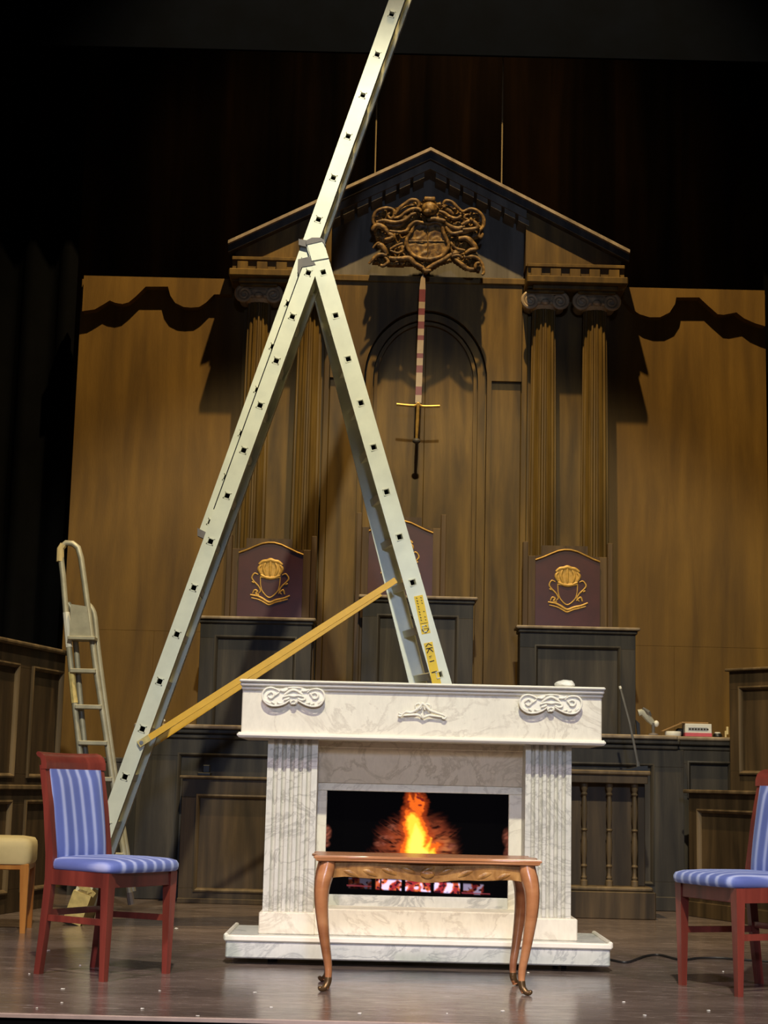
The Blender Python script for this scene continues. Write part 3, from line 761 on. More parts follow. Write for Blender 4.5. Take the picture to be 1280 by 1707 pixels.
zw = Pb.z
panelled(t, 0, L_, 0, zw - .02, .3, M['brown'], M['brown_lt'], [(.11, .62, zw - .72, zw - .15), (.74, 1.0, zw - .72, zw - .15)])
MB().box(-.02, L_, -.03, .3, zw - .02, zw, .006).build('stand_ledge', M['brown_lt'], t, local=True)
# ================================================================== TALL THREE-SECTION LADDER
YLA = 9.68; YLB = 10.06; SW, ST = .090, .030
lad = thing('combination_ladder', 'tall aluminium combination ladder standing as an A-frame behind the fireplace', 'ladder', tuple(G(120, 1540)))
HOLE = .036
def section(name, hole_px, n0, n1, dx, dy, yn, yf, ext0, ext1, w, skew=(0, 0), foot=False):
    """hole_px: a reference hole in px, (dx,dy) px step between rungs; yn/yf: depth of near and far stile"""
    near = lambda i: W(hole_px[0] + dx * i, hole_px[1] + dy * i, yn)
    a, b = near(n0), near(n1); d = (b - a).normalized(); step = (b - a).length / (n1 - n0)
    # straight, evenly pitched
    H_ = [a + d * step * k for k in range(n1 - n0 + 1)]
    p0 = a - d * ext0; p1 = b + d * ext1; tot = (p1 - p0).length
    side = Vector((0, 1, 0)); up = d.cross(side).normalized()
    far = lambda p: Vector((p.x + lerp(skew[0], skew[1], (p - p0).length / tot), yf, p.z))
    sec = MB()
    o1 = MB()
    hs = HOLE / 2
    q0, q1 = p0, p1
    for s in (-1, 1):
        c = up * (s * (w / 2 + hs) / 2)
        o1.bar(q0 + c, q1 + c, w / 2 - hs, ST, side)
    prev = q0
    for h in H_ + [None]:
        nx = q1 if h is None else h - d * hs
        if (nx - prev).length > .002: o1.bar(prev, nx, HOLE, ST, side)
        if h is not None: prev = h + d * hs
    # rolled flanges
    for s in (-1, 1):
        c = up * (s * (w / 2 - .004)) + side * .016
        o1.bar(q0 + c, q1 + c, .008, .05, side)
    so = o1.build('stile', M['alu'], lad)
    o2 = MB().bar(far(p0), far(p1), w, ST, side)
    for s in (-1, 1):
        c = up * (s * (w / 2 - .004)) - side * .016
        o2.bar(far(p0) + c, far(p1) + c, .008, .05, side)
    o2.build('stile', M['alu'], lad)
    for h in H_:
        mb = MB(); f_ = far(h); n_ = h - side * (ST / 2 + .003)
        t_ = .006
        for (u_, v_) in ((1, 0), (-1, 0), (0, 1), (0, -1)):
            off = up * (u_ * (hs + t_ / 2 - .003)) + d * (v_ * (hs + t_ / 2 - .003))
            if u_: mb.bar(n_ + off, f_ + off, t_, HOLE + t_, d)
            else: mb.bar(n_ + off, f_ + off, HOLE + t_, t_, d)
        rg = mb.build('rung', M['alu'], lad)
        MB().bar(h + side * .012, h + side * .04, HOLE - .001, HOLE - .001, d).build('rung_hole_shade', M['bore'], rg)  # black block paints the shade inside the hollow rung end
    return near, d, up, p0, p1, far
s1 = section('lower', (178, 1380), -1, 12, 28.0, -77.0, YLA, YLB, .20, .06, SW)
s2 = section('upper', (525, 384), -7, 8, 24.8, -69.6, YLA + .034, YLB - .034, .07, .10, SW + .004)
gd = s1[2] * (SW / 2 + .0035)
if gd.x > 0: gd = -gd
ga = s1[3] + (s1[4] - s1[3]) * .60 + gd; gb = s1[4] + gd
MB().bar(ga + Vector((0, -.006, 0)), gb + Vector((0, -.006, 0)), .006, .012, (0, 1, 0)).build('gap_shade_strip', M['bore'], lad)  # dark strip added to draw the shaded line between the two sections
s3 = section('right', (539, 455), 0, 13, 21.9, 75.8, YLA - .002, YLB + .002,   .19, .12, SW + .018, skew=(-.02, -.17))
# hinge plates, clamps
def px_plate(name, poly, y0, y1, mat):
    return MB().prism([(W(a, b, YLA).x, W(a, b, YLA).z) for a, b in poly], y0, y1).build(name, mat, lad)
px_plate('hinge_plate', [(511, 406), (537, 402), (543, 418), (548, 432), (520, 437)], YLA - .028, YLA - .016, M['alu'])
px_plate('clamp', [(510, 404), (520, 399), (534, 399), (541, 403), (543, 412), (537, 405), (511, 411)], YLA - .034, YLA + .05, M['clamp'])
px_plate('clamp', [(498, 400), (511, 402), (511, 413), (498, 410)], YLA - .020, YLA + .06, M['clamp'])
px_plate('clamp', [(497, 434), (519, 429), (526, 443), (503, 447), (499, 460), (496, 452)], YLA - .022, YLA + .06, M['clamp'])
a = W(340, 888, YLA + .03)
px_plate('end_cap', [(329, 880), (345, 888), (340, 898), (329, 893)], YLA + .0, YLA + .05, M['clamp'])
# braces
for Yb, nm in ((YLA - .030, 0), (YLB + .03, 1)):
    a, b = W(236, 1238, YLA - .03), W(660, 967, YLA - .03)
    a = Vector((a.x, Yb, a.z)); b = Vector((b.x - (.09 if nm else 0), Yb, b.z - (.03 if nm else 0)))
    br = MB().bar(a, b, .036, .018, (0, 1, 0)).build('brace', M['yellow'], lad)
    MB().tube([a + Vector((0, -.014, 0)), a + Vector((0, .03, 0))], .012, 8).build('brace_bolt', M['steel'], br)
    MB().bar(a + (b - a).normalized() * -.02, a + (b - a).normalized() * .055, .038, .021, (0, 1, 0)).build('tape_wrap', M['tape'], br)
# warning sticker on the near right stile
near, d, up, p0, p1, far = s3
def on_stile(px, py): return W(px, py, YLA - .002 - ST / 2 - .001)
A, B = on_stile(697, 993), on_stile(730, 1150); dd = (B - A).normalized(); uu = dd.cross(Vector((0, 1, 0))).normalized()
ph = on_stile(714, 1064)   # gap at the rung hole
for (k0, k1) in ((0.0, .405), (.50, 1.0)):
    q0, q1 = lerp(A, B, k0), lerp(A, B, k1)
    stk = MB().bar(q0, q1, .052, .002, (0, 1, 0)).build('warning_sticker', M['sticker'], lad)
    ink = MB(); Ls = (q1 - q0).length
    def stroke(u0, v0, u1, v1, w=.005):
        ink.bar(q0 + dd * v0 + uu * u0 + Vector((0, -.0015, 0)), q0 + dd * v1 + uu * u1 + Vector((0, -.0015, 0)), w, .001, (0, 1, 0))
    if k0 == 0:
        for i in range(9):
            v = .010 + i * .0165; stroke(-.016, v, -.008, v + .005, .0045)
            if i not in (3, 4, 6): stroke(.010, v + .003, .017, v + .007, .0045)
            if i % 2: stroke(-.014, v + .008, -.010, v + .009, .003)
        stroke(-.022, .165, .022, .165, .003); stroke(.002, .178, .012, .186, .005); stroke(-.022, .198, .022, .198, .003)
        stroke(-.020, .203, .0, .222, .006); stroke(.020, .203, .0, .222, .006)
    else:
        stroke(-.018, .022, .0, .006, .006); stroke(.018, .022, .0, .006, .006)
        stroke(-.020, .034, .020, .034, .006); stroke(-.018, .060, .0, .036, .006); stroke(.018, .058, .0, .036, .006)
        stroke(-.012, .082, .004, .080, .004); stroke(-.014, .112, .014, .109, .006); stroke(-.012, .090, .0, .089, .003)
        stroke(-.016, .176, .016, .174, .008)
    ink.build('sticker_print', M['ink'], stk)
# wrapped foot of the left leg
q = s1[3]; d1 = s1[1]; u1_ = s1[2]
for yy in (YLA, YLB):
    f0 = Vector((q.x, yy, q.z))
    ft = MB().bar(f0 - d1 * .085, f0 + d1 * .09, SW + .016, ST + .03, (0, 1, 0)).build('foot_wrap', M['tape'], lad)
    MB().bar(f0 - d1 * .10, f0 - d1 * .084, SW + .004, ST + .02, (0, 1, 0)).build('rubber_foot', M['black'], lad)
mb = MB(); f0 = Vector((q.x, YLA, q.z)) + d1 * .10
for k in range(4):
    c = f0 + u1_ * (-.07 + .03 * k) + Vector((0, -.03 - .004 * k, .004 * k)); mb.bar(c, c + Vector((.03 * (k - 1.5), 0, .035)), .03, .003, (0, 1, .3))
mb.build('loose_tape', M['tape'], lad)
MB().bar(f0 + d1 * .05 - Vector((0, .0165, 0)), f0 + d1 * .13 - Vector((0, .0165, 0)), .085, .002, (0, 1, 0)).build('label', M['white'], lad)

# ================================================================== STEP LADDER leaning at the left
sl = thing('step_ladder', 'folded aluminium step ladder with tall handrail leaning beside the left gallery', 'ladder', tuple(G(175, 1508)))
def SP(px, py, front=True):
    t_ = (1508 - py) / 603.0
    return W(px, py, 10.86 + .10 * t_ + (0 if front else .07))
rail = [SP(x, y) for x, y in [(163, 1508), (150, 1400), (137, 1290), (125, 1180), (113, 1060), (105, 960), (101, 925)]]
rail += [SP(x, y) for x, y in [(103, 911), (110, 905), (121, 906), (130, 913)]] + [SP(x, y) for x, y in [(135, 930), (142, 980), (150, 1040), (162, 1130), (176, 1220), (192, 1330), (206, 1420), (219, 1508)]]
MB().tube(rail, .020, 8).build('handrail_frame', M['alu_dark'], sl, smooth=60)
for pts in ([(176, 1486), (160, 1380), (145, 1275), (135, 1180), (127, 1080), (122, 1030), (119, 1015), (113, 1006)], [(222, 1486), (208, 1400), (190, 1280), (176, 1180), (163, 1080), (158, 1030), (153, 1015), (147, 1008)]):
    MB().tube(spline([SP(x, y, False) for x, y in pts], 3), .019, 8).build('rear_leg', M['alu_dark'], sl, smooth=60)
for (yl, xl_, xr_) in ((1118, 118, 161), (1178, 126, 171), (1238, 132, 180), (1298, 139, 188), (1360, 146, 197), (1424, 153, 207)):
    a, b = SP(xl_, yl), SP(xr_, yl)
    MB().box(a.x, b.x, a.y - .035, a.y + .05, a.z - .014, a.z + .014, .004).build('step', M['alu_dark'], sl)
a, b = SP(115, 1064), SP(158, 1064)
MB().box(a.x, b.x + .01, a.y - .06, a.y + .12, a.z - .012, a.z + .012, .004).build('platform', M['alu_dark'], sl)
MB().prism([(SP(x, y).x, SP(x, y).z) for x, y in [(120, 1008), (147, 1012), (153, 1062), (117, 1060)]], 10.90, 10.915).build('back_plate', M['alu_dark'], sl)
MB().tube([SP(100, 936), SP(101, 915), SP(106, 908)], .025, 8).build('grip_sleeve', M['cream'], sl)
MB().tube([SP(110.2, 1021), SP(115, 1079)], .0225, 8).build('label_sleeve', M['white'], sl)
MB().tube([SP(119, 1120), SP(124.2, 1172)], .0225, 8).build('tape_sleeve', M['tape'], sl)
for x in (163, 219): MB().tube([SP(x, 1508), SP(x - 3, 1488)], .023, 8).build('foot', M['clamp'], sl)

# ================================================================== FIREPLACE
YPL = 7.83
fx0, fx1, _, _ = rect(376, 1557, 1017, 1590, YPL)
fp = thing('fireplace', 'white painted marble-effect stage fireplace with fluted pilasters', 'fireplace', ((fx0 + fx1) / 2, 8.1, 0))
cxf = (fx0 + fx1) / 2; YBK = 8.42
zp = W(696, 1567, YPL).z
def fbx(name, x0, x1, y0, y1, z0, z1, mat, b=.005, par=None): return MB().box(x0, x1, y0, y1, z0, z1, b).build(name, mat, par or fp)
pl = fbx('plinth', fx0, fx1, YPL, YBK, .028, zp - .012, M['marble_grey'], .006)
fbx('plinth_moulding', fx0 - .008, fx1 + .008, YPL - .012, YPL + .02, zp - .024, zp + .004, M['whiteplaster'], .006, pl)
for s, x in ((-1, fx0), (1, fx1)): fbx('plinth_moulding', x - .01, x + .012, YPL - .01, YBK, zp - .02, zp + .012, M['whiteplaster'], .006, pl)
fbx('plinth_top', fx0 + .005, fx1 - .005, YPL, YBK, zp - .012, zp, M['marble_grey'], .002, pl)
for x in (fx0 + .2, fx1 - .2):
    for y in (YPL + .12, YBK - .1): MB().tube([(x - .012, y, .0145), (x + .012, y, .0145)], .0145, 10).build('caster', M['black'], fp)
# pilasters
YPI = 7.98
zpt = W(700, 1228, YPI).z; zblk = W(480, 1520, YPI).z
for s, (o0, o1, b0, b1) in ((-1, (446, 526, 432, 525)), (1, (873, 952, 868, 961))):
    yc = 1380
    a, b = W(o0 - (4 if s < 0 else -2), yc, YPI).x, W(o1, yc, YPI).x
    t0, t1 = W(b0, 1535, YPI).x, W(b1, 1550, YPI).x
    blk = fbx('pilaster_plinth', t0, t1, YPI - .035, YPI + .26, zp, zblk, M['marble'], .005)
    n = 6; w = (b - a); mb = MB(); poly = []
    # fluted front: profile extruded upward
    prof = [(a, YPI + .24), (a, YPI)]
    for i in range(n - 1):
        c = a + w * (i + 1) / n; g = w / n * .30
        prof += [(c - g, YPI), (c - g * .55, YPI + .012), (c, YPI + .017), (c + g * .55, YPI + .012), (c + g, YPI)]
    prof += [(b, YPI), (b, YPI + .24)]
    m_ = len(prof); vs = [(x, y, zblk) for x, y in prof] + [(x, y, zpt) for x, y in prof]
    mb.add(vs, [(i, (i + 1) % m_, m_ + (i + 1) % m_, m_ + i) for i in range(m_)] + [tuple(range(m_)), tuple(range(2 * m_ - 1, m_ - 1, -1))])
    mb.build('pilaster', M['marble_flute'], fp, smooth=40)
# mantel
YM = 7.86
mx0, mx1, mz0, mz1 = rect(403, 1136, 1003, 1233, YM)
zb0, zb1 = W(700, 1233, YM).z, W(700, 1141, YM).z
fr = fbx('frieze', mx0, mx1, YM, YBK, zb0, zb1 - .03, M['marble'], .004)
fbx('lower_lip', mx0 - .018, mx1 + .018, YM - .022, YBK, zb0 - .008, zb0 + .016, M['whiteplaster'], .009)
zc = zb1
for (d0, d1, pj) in ((.028, .044, .018), (.010, .028, .034), (-.004, .010, .050)):
    fbx('cornice_moulding', mx0 - pj * .25, mx1 + pj * .25, YM - pj, YBK, zc - d1, zc - d0, M['whiteplaster'], .006)
# applied ornaments on the frieze
def orn(name, strokes, ox, oy, sc, yb=YM, plate=None, par=None):
    Zp = lambda x, y: W(ox + x / sc, oy + y / sc, YM)
    k = (W(700, 1180, YM).x - W(600, 1180, YM).x) / 100 / sc
    base = None
    if plate:
        base = MB().prism([(Zp(x, y).x, Zp(x, y).z) for x, y in plate], YM - .030, YM).build(name, M['whiteplaster'], fr)
    mb = MB()
    for pts, r_ in strokes:
        sp = spline([Vector((Zp(x, y).x, YM - (.038 if plate else .022), Zp(x, y).z)) for x, y in pts], 5)
        mb.tube(sp, [r_ * k * (1 - .35 * abs(2 * i / (len(sp) - 1) - 1) ** 2) for i in range(len(sp))], 8, .7)
    return mb.build('scroll_relief' if base else name, M['whiteplaster'], base or fr, smooth=60)
plate = [(160, 270), (170, 220), (220, 170), (300, 148), (380, 165), (430, 185), (520, 150), (640, 150), (780, 155), (860, 185), (960, 170), (1050, 190), (1110, 250), (1110, 330), (1070, 400), (980, 440), (880, 435), (790, 405), (700, 370), (680, 410), (600, 410), (580, 370), (500, 405), (400, 432), (300, 430), (220, 385), (170, 320)]
def side_orn(strx, stry):
    st = [([(430, 215), (380, 180), (300, 155), (220, 175), (170, 240), (175, 320), (220, 385), (310, 428), (420, 425), (510, 395), (580, 345)], 16),
          ([(240, 260), (300, 220), (345, 265), (300, 315), (250, 285)], 20), ([(350, 280), (420, 230)], 16), ([(430, 195), (500, 205), (550, 175)], 22), ([(550, 160), (640, 155), (760, 160)], 14),
          ([(500, 265), (570, 215), (640, 190), (710, 215), (775, 265)], 22), ([(470, 300), (570, 275), (640, 285), (720, 275), (810, 300)], 20), ([(490, 345), (540, 330), (580, 310)], 20), ([(700, 320), (760, 345), (810, 330), (800, 300)], 20),
          ([(600, 370), (640, 345), (675, 370), (650, 400), (610, 395)], 14),
          ([(760, 205), (820, 205), (880, 185)], 20), ([(850, 230), (900, 190), (980, 175), (1060, 195), (1105, 260), (1095, 340), (1040, 415), (960, 440), (870, 430), (780, 395), (700, 345)], 16),
          ([(910, 260), (960, 235), (1010, 270), (990, 315), (940, 320), (920, 280)], 18), ([(880, 240), (930, 300)], 15), ([(200, 345), (260, 385), (290, 400)], 20), ([(300, 365), (350, 400)], 16), ([(390, 370), (430, 395), (480, 390)], 18), ([(820, 400), (890, 380)], 18), ([(900, 415), (950, 390)], 18), ([(1010, 400), (1070, 350)], 18)]
    orn('corner_ornament', st, strx, stry, 9.143, plate=plate)
side_orn(420, 1130)
# same casting on the other corner, 427 px further right and a little lower through the camera roll
side_orn(847, 1142)
cen = [([(664, 1189), (670, 1191), (676, 1187), (684, 1188), (693, 1184), (700, 1178), (704, 1173), (710, 1178), (716, 1184), (726, 1188), (735, 1191), (742, 1194)], 2.6), ([(693, 1183), (692, 1176), (698, 1173), (702, 1178), (700, 1183)], 1.8), ([(715, 1184), (717, 1177), (711, 1174), (707, 1178), (708, 1184)], 1.8), ([(672, 1193), (684, 1192), (696, 1192), (705, 1196), (714, 1193), (726, 1194), (738, 1196)], 2.2), ([(702, 1190), (705, 1198)], 3.0), ([(663, 1193), (668, 1194), (672, 1190)], 2.0), ([(736, 1197), (741, 1198), (744, 1194)], 2.0)]
orn('centre_ornament', cen, 0, 0, 1.0)
# inner surround
YI = 8.20
gx0, gx1, gz0, gz1 = rect(543, 1321, 847, 1494, YI)
ix0, ix1 = W(524, 1400, YI).x, W(877, 1400, YI).x
ztop = zb0
fbx('header_board', ix0, ix1, YI - .09, YI + .1, W(700, 1250, YI).z + .0, ztop, M['marble_tan'], .003)
hz0, hz1 = W(700, 1308, YI).z, W(700, 1250, YI).z
MB().add([(ix0, YI - .06, hz1), (ix1, YI - .06, hz1), (ix1, YI - .02, hz0), (ix0, YI - .02, hz0), (ix0, YI + .08, hz1), (ix1, YI + .08, hz1), (ix1, YI + .08, hz0), (ix0, YI + .08, hz0)],
         [(0, 1, 2, 3), (4, 7, 6, 5), (0, 4, 5, 1), (3, 2, 6, 7), (0, 3, 7, 4), (1, 5, 6, 2)]).build('sloped_header', M['marble_tan'], fp)
fbx('surround_rail', ix0, ix1, YI - .012, YI + .08, gz1, hz0, M['marble'], .003)
fbx('surround_jamb', ix0, gx0, YI - .012, YI + .08, zp, gz1, M['marble'], .003)
fbx('surround_jamb', gx1, ix1, YI - .012, YI + .08, zp, gz1, M['marble'], .003)
fbx('surround_sill', gx0, gx1, YI - .012, YI + .08, zp, gz0, M['marble_grey'], .003)
kx0, kx1 = W(524, 1535, YI).x, W(872, 1535, YI).x
fbx('kerb', kx0 - .0, kx1 + .02, YPI - .03, YI, zp, W(700, 1517, 8.0).z, M['marble'], .006)
fbx('back_casing', fx0 + .2, fx1 - .2, YI + .09, YBK, zp, zb0, M['black'], .0)
# ---- electric fire screen: a flat picture with its own light
def inside(poly, x, y):
    c = False; j = len(poly) - 1
    for i in range(len(poly)):
        xi, yi = poly[i]; xj, yj = poly[j]
        if (yi > y) != (yj > y) and x < (xj - xi) * (y - yi) / (yj - yi) + xi: c = not c
        j = i
    return c
from mathutils import noise as mn
def sdist(poly, x, y):
    best = 1e9
    for i in range(len(poly)):
        a = poly[i]; b = poly[(i + 1) % len(poly)]
        dx, dy = b[0] - a[0], b[1] - a[1]; L2 = dx * dx + dy * dy or 1
        t_ = max(0, min(1, ((x - a[0]) * dx + (y - a[1]) * dy) / L2))
        best = min(best, (x - a[0] - t_ * dx) ** 2 + (y - a[1] - t_ * dy) ** 2)
    dd_ = math.sqrt(best); return -dd_ if inside(poly, x, y) else dd_
def sm(a, b, x): t_ = max(0, min(1, (x - a) / (b - a))); return t_ * t_ * (3 - 2 * t_)
def mixc(a, b, t_): return tuple(a[i] + (b[i] - a[i]) * t_ for i in range(3))
OUT = [(525, 470), (522, 420), (548, 345), (530, 262), (545, 235), (545, 178), (572, 172), (560, 128), (570, 82), (596, 120), (612, 78), (626, 80), (630, 115), (645, 100), (664, 140), (658, 180), (640, 218), (668, 250), (684, 300), (690, 335), (704, 330), (700, 372), (735, 368), (764, 378), (735, 420), (745, 470)]
YEL = [(545, 470), (556, 380), (568, 332), (556, 272), (553, 232), (578, 196), (604, 200), (632, 232), (648, 280), (670, 312), (674, 352), (664, 392), (690, 372), (704, 342), (702, 380), (690, 420), (725, 400), (735, 470)]
COR = [(570, 470), (575, 390), (592, 318), (610, 262), (634, 300), (655, 340), (652, 400), (690, 430), (700, 470)]
MOUND = [(330, 470), (360, 400), (380, 290), (460, 235), (540, 190), (640, 190), (780, 215), (850, 290), (870, 380), (870, 470)]
def fire(zx, zy):
    n2 = mn.noise((zx * .05 + 7, zy * .08, 3))
    col = (.0012, .001, .0015)
    if zy < 470:
        # heap of logs: layered, dark with glowing edges, lighter towards the flame
        ang = math.atan2(470 - zy, zx - 620); rad = math.hypot(zx - 620, 470 - zy)
        lay = mn.noise((zx * .008 + 3, zy * .034 + (zx - 620) ** 2 * .00006, 2)); lay2 = mn.noise((zx * .02, zy * .06, 8))
        d_ = sdist(MOUND, zx, zy) + 40 * lay
        g_ = sm(25, -70, d_)
        edge = sm(.22, .02, abs(lay + .15)) * .8 + sm(.12, .0, abs(lay2)) * .35
        near = sm(230, 60, abs(zx - 625)) * sm(200, 420, zy)
        heap = mixc((.010, .002, .002), (.16, .028, .014), sm(-.3, .4, lay + lay2 * .5))
        heap = mixc(heap, (.45, .09, .035), min(1, edge) * (.35 + .5 * near))
        heap = mixc(heap, (.72, .13, .03), near * sm(-.25, .35, lay2 + lay) * .75)
        right = sm(660, 720, zx) * sm(885, 800, zx) * sm(310, 390, zy) * sm(-.35, .25, lay2)
        heap = mixc(heap, (.70, .22, .07), right * .75)
        col = mixc(col, heap, g_)
        for (cx_, cy_, rx_, ry_, a_) in ((470, 285, 30, 22, .5), (400, 385, 40, 16, .6), (86, 325, 30, 46, .8), (1156, 330, 34, 60, .6), (1156, 430, 26, 44, .7), (84, 390, 26, 24, .6), (825, 390, 40, 28, .5), (440, 345, 50, 14, .5)):
            q_ = ((zx - cx_) / rx_) ** 2 + ((zy - cy_) / ry_) ** 2
            tex = .35 + .65 * sm(-.2, .3, mn.noise((zx * .04 + zy * .03, zy * .05, 12)))
            col = mixc(col, (.42, .12, .07), sm(1.3, .1, q_) * a_ * tex)
        nn = 10 * n2
        d_ = sdist(OUT, zx, zy) + nn
        dark = sm(.10, .35, mn.noise((zx * .03, zy * .05, 21))) * sm(215, 150, zy)
        col = mixc(col, (.50, .06, .012), sm(34, 4, d_) * (1 - sm(4, -5, d_)) * .6)
        col = mixc(col, mixc((1.0, .16, .015), (.20, .015, .015), dark), sm(5, -6, d_))
        d_ = sdist(YEL, zx, zy) + nn * .8
        col = mixc(col, (1.2, .45, .025), sm(8, -4, d_)); col = mixc(col, (1.4, .85, .06), sm(0, -14, d_))
        d_ = sdist(COR, zx, zy) + nn * .6
        col = mixc(col, (1.45, 1.2, .16), sm(12, -12, d_))
    else:
        if 575 < zy < 668:
            for (a_, b_, w_) in ((380, 410, .9), (414, 536, 1.0), (554, 708, 1.0), (724, 880, 1.0), (895, 1020, .30), (220, 360, .06)):
                if a_ < zx < b_:
                    top_ = 590 + (zx - 400) * .03; bot_ = 650 + (zx - 400) * .028
                    e_ = sm(top_ - 4, top_ + 8, zy) * sm(bot_ + 5, bot_ - 2, zy) * sm(a_, a_ + 6, zx) * sm(b_, b_ - 6, zx)
                    h_ = mn.noise((zx * .022 + zy * .012, zy * .018 - zx * .004, 31)); h2 = mn.noise((zx * .05, zy * .06, 44))
                    c_ = mixc((.45, .03, .04), (1.0, .20, .05), sm(-.35, .05, h_ + .4 * h2)); c_ = mixc(c_, (1.05, .85, 1.25), sm(.0, .22, h_ - .3 * h2)); c_ = mixc(c_, (.06, .008, .02), sm(.16, .32, h2 - h_ * .5))
                    col = mixc(col, tuple(w_ * q for q in c_), e_)
        for (a_, b_, yl_) in ((213, 357, 632), (890, 1056, 660)):
            if a_ < zx < b_: col = mixc(col, (.28, .04, .05), sm(5, 1, abs(zy - yl_ - (zx - a_) * .02)))
    return col
NX, NZ = 240, 136
vs, cols, fs = [], [], []
yscr = YI + .012
for j in range(NZ):
    for i in range(NX):
        u_, v_ = i / (NX - 1), j / (NZ - 1)
        x = lerp(gx0 - .004, gx1 + .004, u_); z = lerp(gz1 + .004, gz0 - .004, v_)
        vs.append((x - cxf, yscr - 8.1, z)); cols.append(fire(lerp(78, 1163, u_), lerp(70 , 690, v_) + 20 * 0))
for j in range(NZ - 1):
    for i in range(NX - 1):
        a = j * NX + i; fs.append((a, a + NX, a + NX + 1, a + 1))
me = bpy.data.meshes.new('fire_screen'); me.from_pydata(vs, [], fs)
ca = me.color_attributes.new('fire', 'FLOAT_COLOR', 'POINT')
for i, c in enumerate(cols): ca.data[i].color = (c[0], c[1], c[2], 1)
mt, nt, bs = newmat('fire_screen_picture')
at = nt.nodes.new('ShaderNodeVertexColor'); at.layer_name = 'fire'
nt.links.new(at.outputs[0], bs.inputs['Emission Color']); bs.inputs['Emission Strength'].default_value = 1.0
bs.inputs['Base Color'].default_value = (.001, .001, .001, 1); bs.inputs['Roughness'].default_value = .8; bs.inputs['Specular IOR Level'].default_value = 0.0
me.materials.append(mt); o = bpy.data.objects.new('fire_screen', me); link(o, fp); o['label'] = 'glowing screen showing flames over embers'
MB().box(gx0 - .01, gx1 + .01, yscr + .002, yscr + .05, gz0 - .01, gz1 + .01).build('screen_casing', M['black'], fp)
# lump on the mantel shelf
random.seed(3)
bm = bmesh.new(); bmesh.ops.create_icosphere(bm, subdivisions=3, radius=1)
for v in bm.verts:
    n_ = mn.noise(v.co * 1.6); v.co *= 1 + .22 * n_
    v.co.x *= .050; v.co.y *= .03; v.co.z *= .024 if v.co.z > 0 else .010
mz = min(v.co.z for v in bm.verts)
me = bpy.data.meshes.new('crumpled_cloth'); bm.to_mesh(me); bm.free(); me.materials.append(M['white'])
o = link(bpy.data.objects.new('crumpled_cloth', me)); pm = W(943, 1141, YM + .02); o.location = (pm.x, YM + .03, zb1 + .004 - mz)
tag(o, 'small crumpled whitish lump lying on the mantel shelf', 'cloth')

# ================================================================== TABLE
tb = thing('side_table', 'polished wooden table with curved legs in front of the fireplace', 'table', (.205, 7.08, 0), math.radians(2.0))
TH = .537; hw, hd = .462, .215
def outline(hw, hd, n=12, amp=.016):
    pts = []
    cs = [(-hw, -hd), (hw, -hd), (hw, hd), (-hw, hd)]
    for i in range(4):
        a, b = Vector(cs[i]), Vector(cs[(i + 1) % 4]); d_ = (b - a); nrm = Vector((d_.y, -d_.x)).normalized()
        L__ = d_.length
        for k in range(n):
            t_ = k / n; pts.append(a + d_ * t_ + nrm * (-amp * math.sin(t_ * 2 * math.pi) ** 2 + amp * .9 * math.sin(math.pi * t_) ** 4 - amp * .3 * (1 if 0 < t_ < 1 else 0)))
    return pts
mb = MB(); N = 48; levels = [(.96, TH - .024), (.985, TH - .020), (.985, TH - .014), (1.0, TH - .010), (1.0, TH - .003), (.99, TH)]
ol = outline(hw, hd); vs = []
for sc_, z in levels: vs += [(p.x * sc_, p.y * sc_, z) for p in ol]
fs = [(i * N + k, i * N + (k + 1) % N, (i + 1) * N + (k + 1) % N, (i + 1) * N + k) for i in range(len(levels) - 1) for k in range(N)]
fs += [tuple(range(N - 1, -1, -1)), tuple(range((len(levels) - 1) * N, len(levels) * N))]
mb.add(vs, fs).build('table_top', M['table'], tb, local=True)
def apron(x0, x1, y, axis):
    n = 24; top = TH - .022; pol = []
    for k in range(n + 1):
        t_ = k / n; zz = top - .060 - .014 * (math.sin(math.pi * t_) ** 2) * (1 - .4 * math.cos(6 * math.pi * t_)) - .012 * max(0, 1 - 9 * t_) ** 2 - .012 * max(0, 1 - 9 * (1 - t_)) ** 2
        pol.append((lerp(x0, x1, t_), zz))
    pol = pol + [(x1, top), (x0, top)]
    mb = MB()
    if axis == 'x': mb.prism(pol, y - .011, y + .011)
    else: mb.add([(y - .011, a, b) for a, b in pol] + [(y + .011, a, b) for a, b in pol], [tuple(range(len(pol))), tuple(range(2 * len(pol) - 1, len(pol) - 1, -1))] + [(i, (i + 1) % len(pol), len(pol) + (i + 1) % len(pol), len(pol) + i) for i in range(len(pol))])
    return mb.build('apron', M['table_carved'], tb, local=True)
ax, ay = .405, .165
for s in (-1, 1):
    ap = apron(-ax, ax, s * ay, 'x'); apron(-ay, ay, s * ax, 'y')
    if s < 0:
        cv = MB()
        for k in range(9):
            x = lerp(-.31, .31, k / 8); sgn = -1 if x < 0 else 1; zc_ = TH - .062 - .01 * math.cos(k * .8)
            cv.tube(spline([(x - .03, -ay - .011, zc_ - .012 * sgn), (x, -ay - .012, zc_ + .003), (x + .03, -ay - .011, zc_ + .012 * sgn)], 4), [.003, .006, .009, .011, .011, .010, .008, .005, .002], 8, .35)
        cv.blob((0, -ay - .012, TH - .068), .03, .008, .018, 12); cv.build('apron_carving', M['table_carved'], ap, local=True)
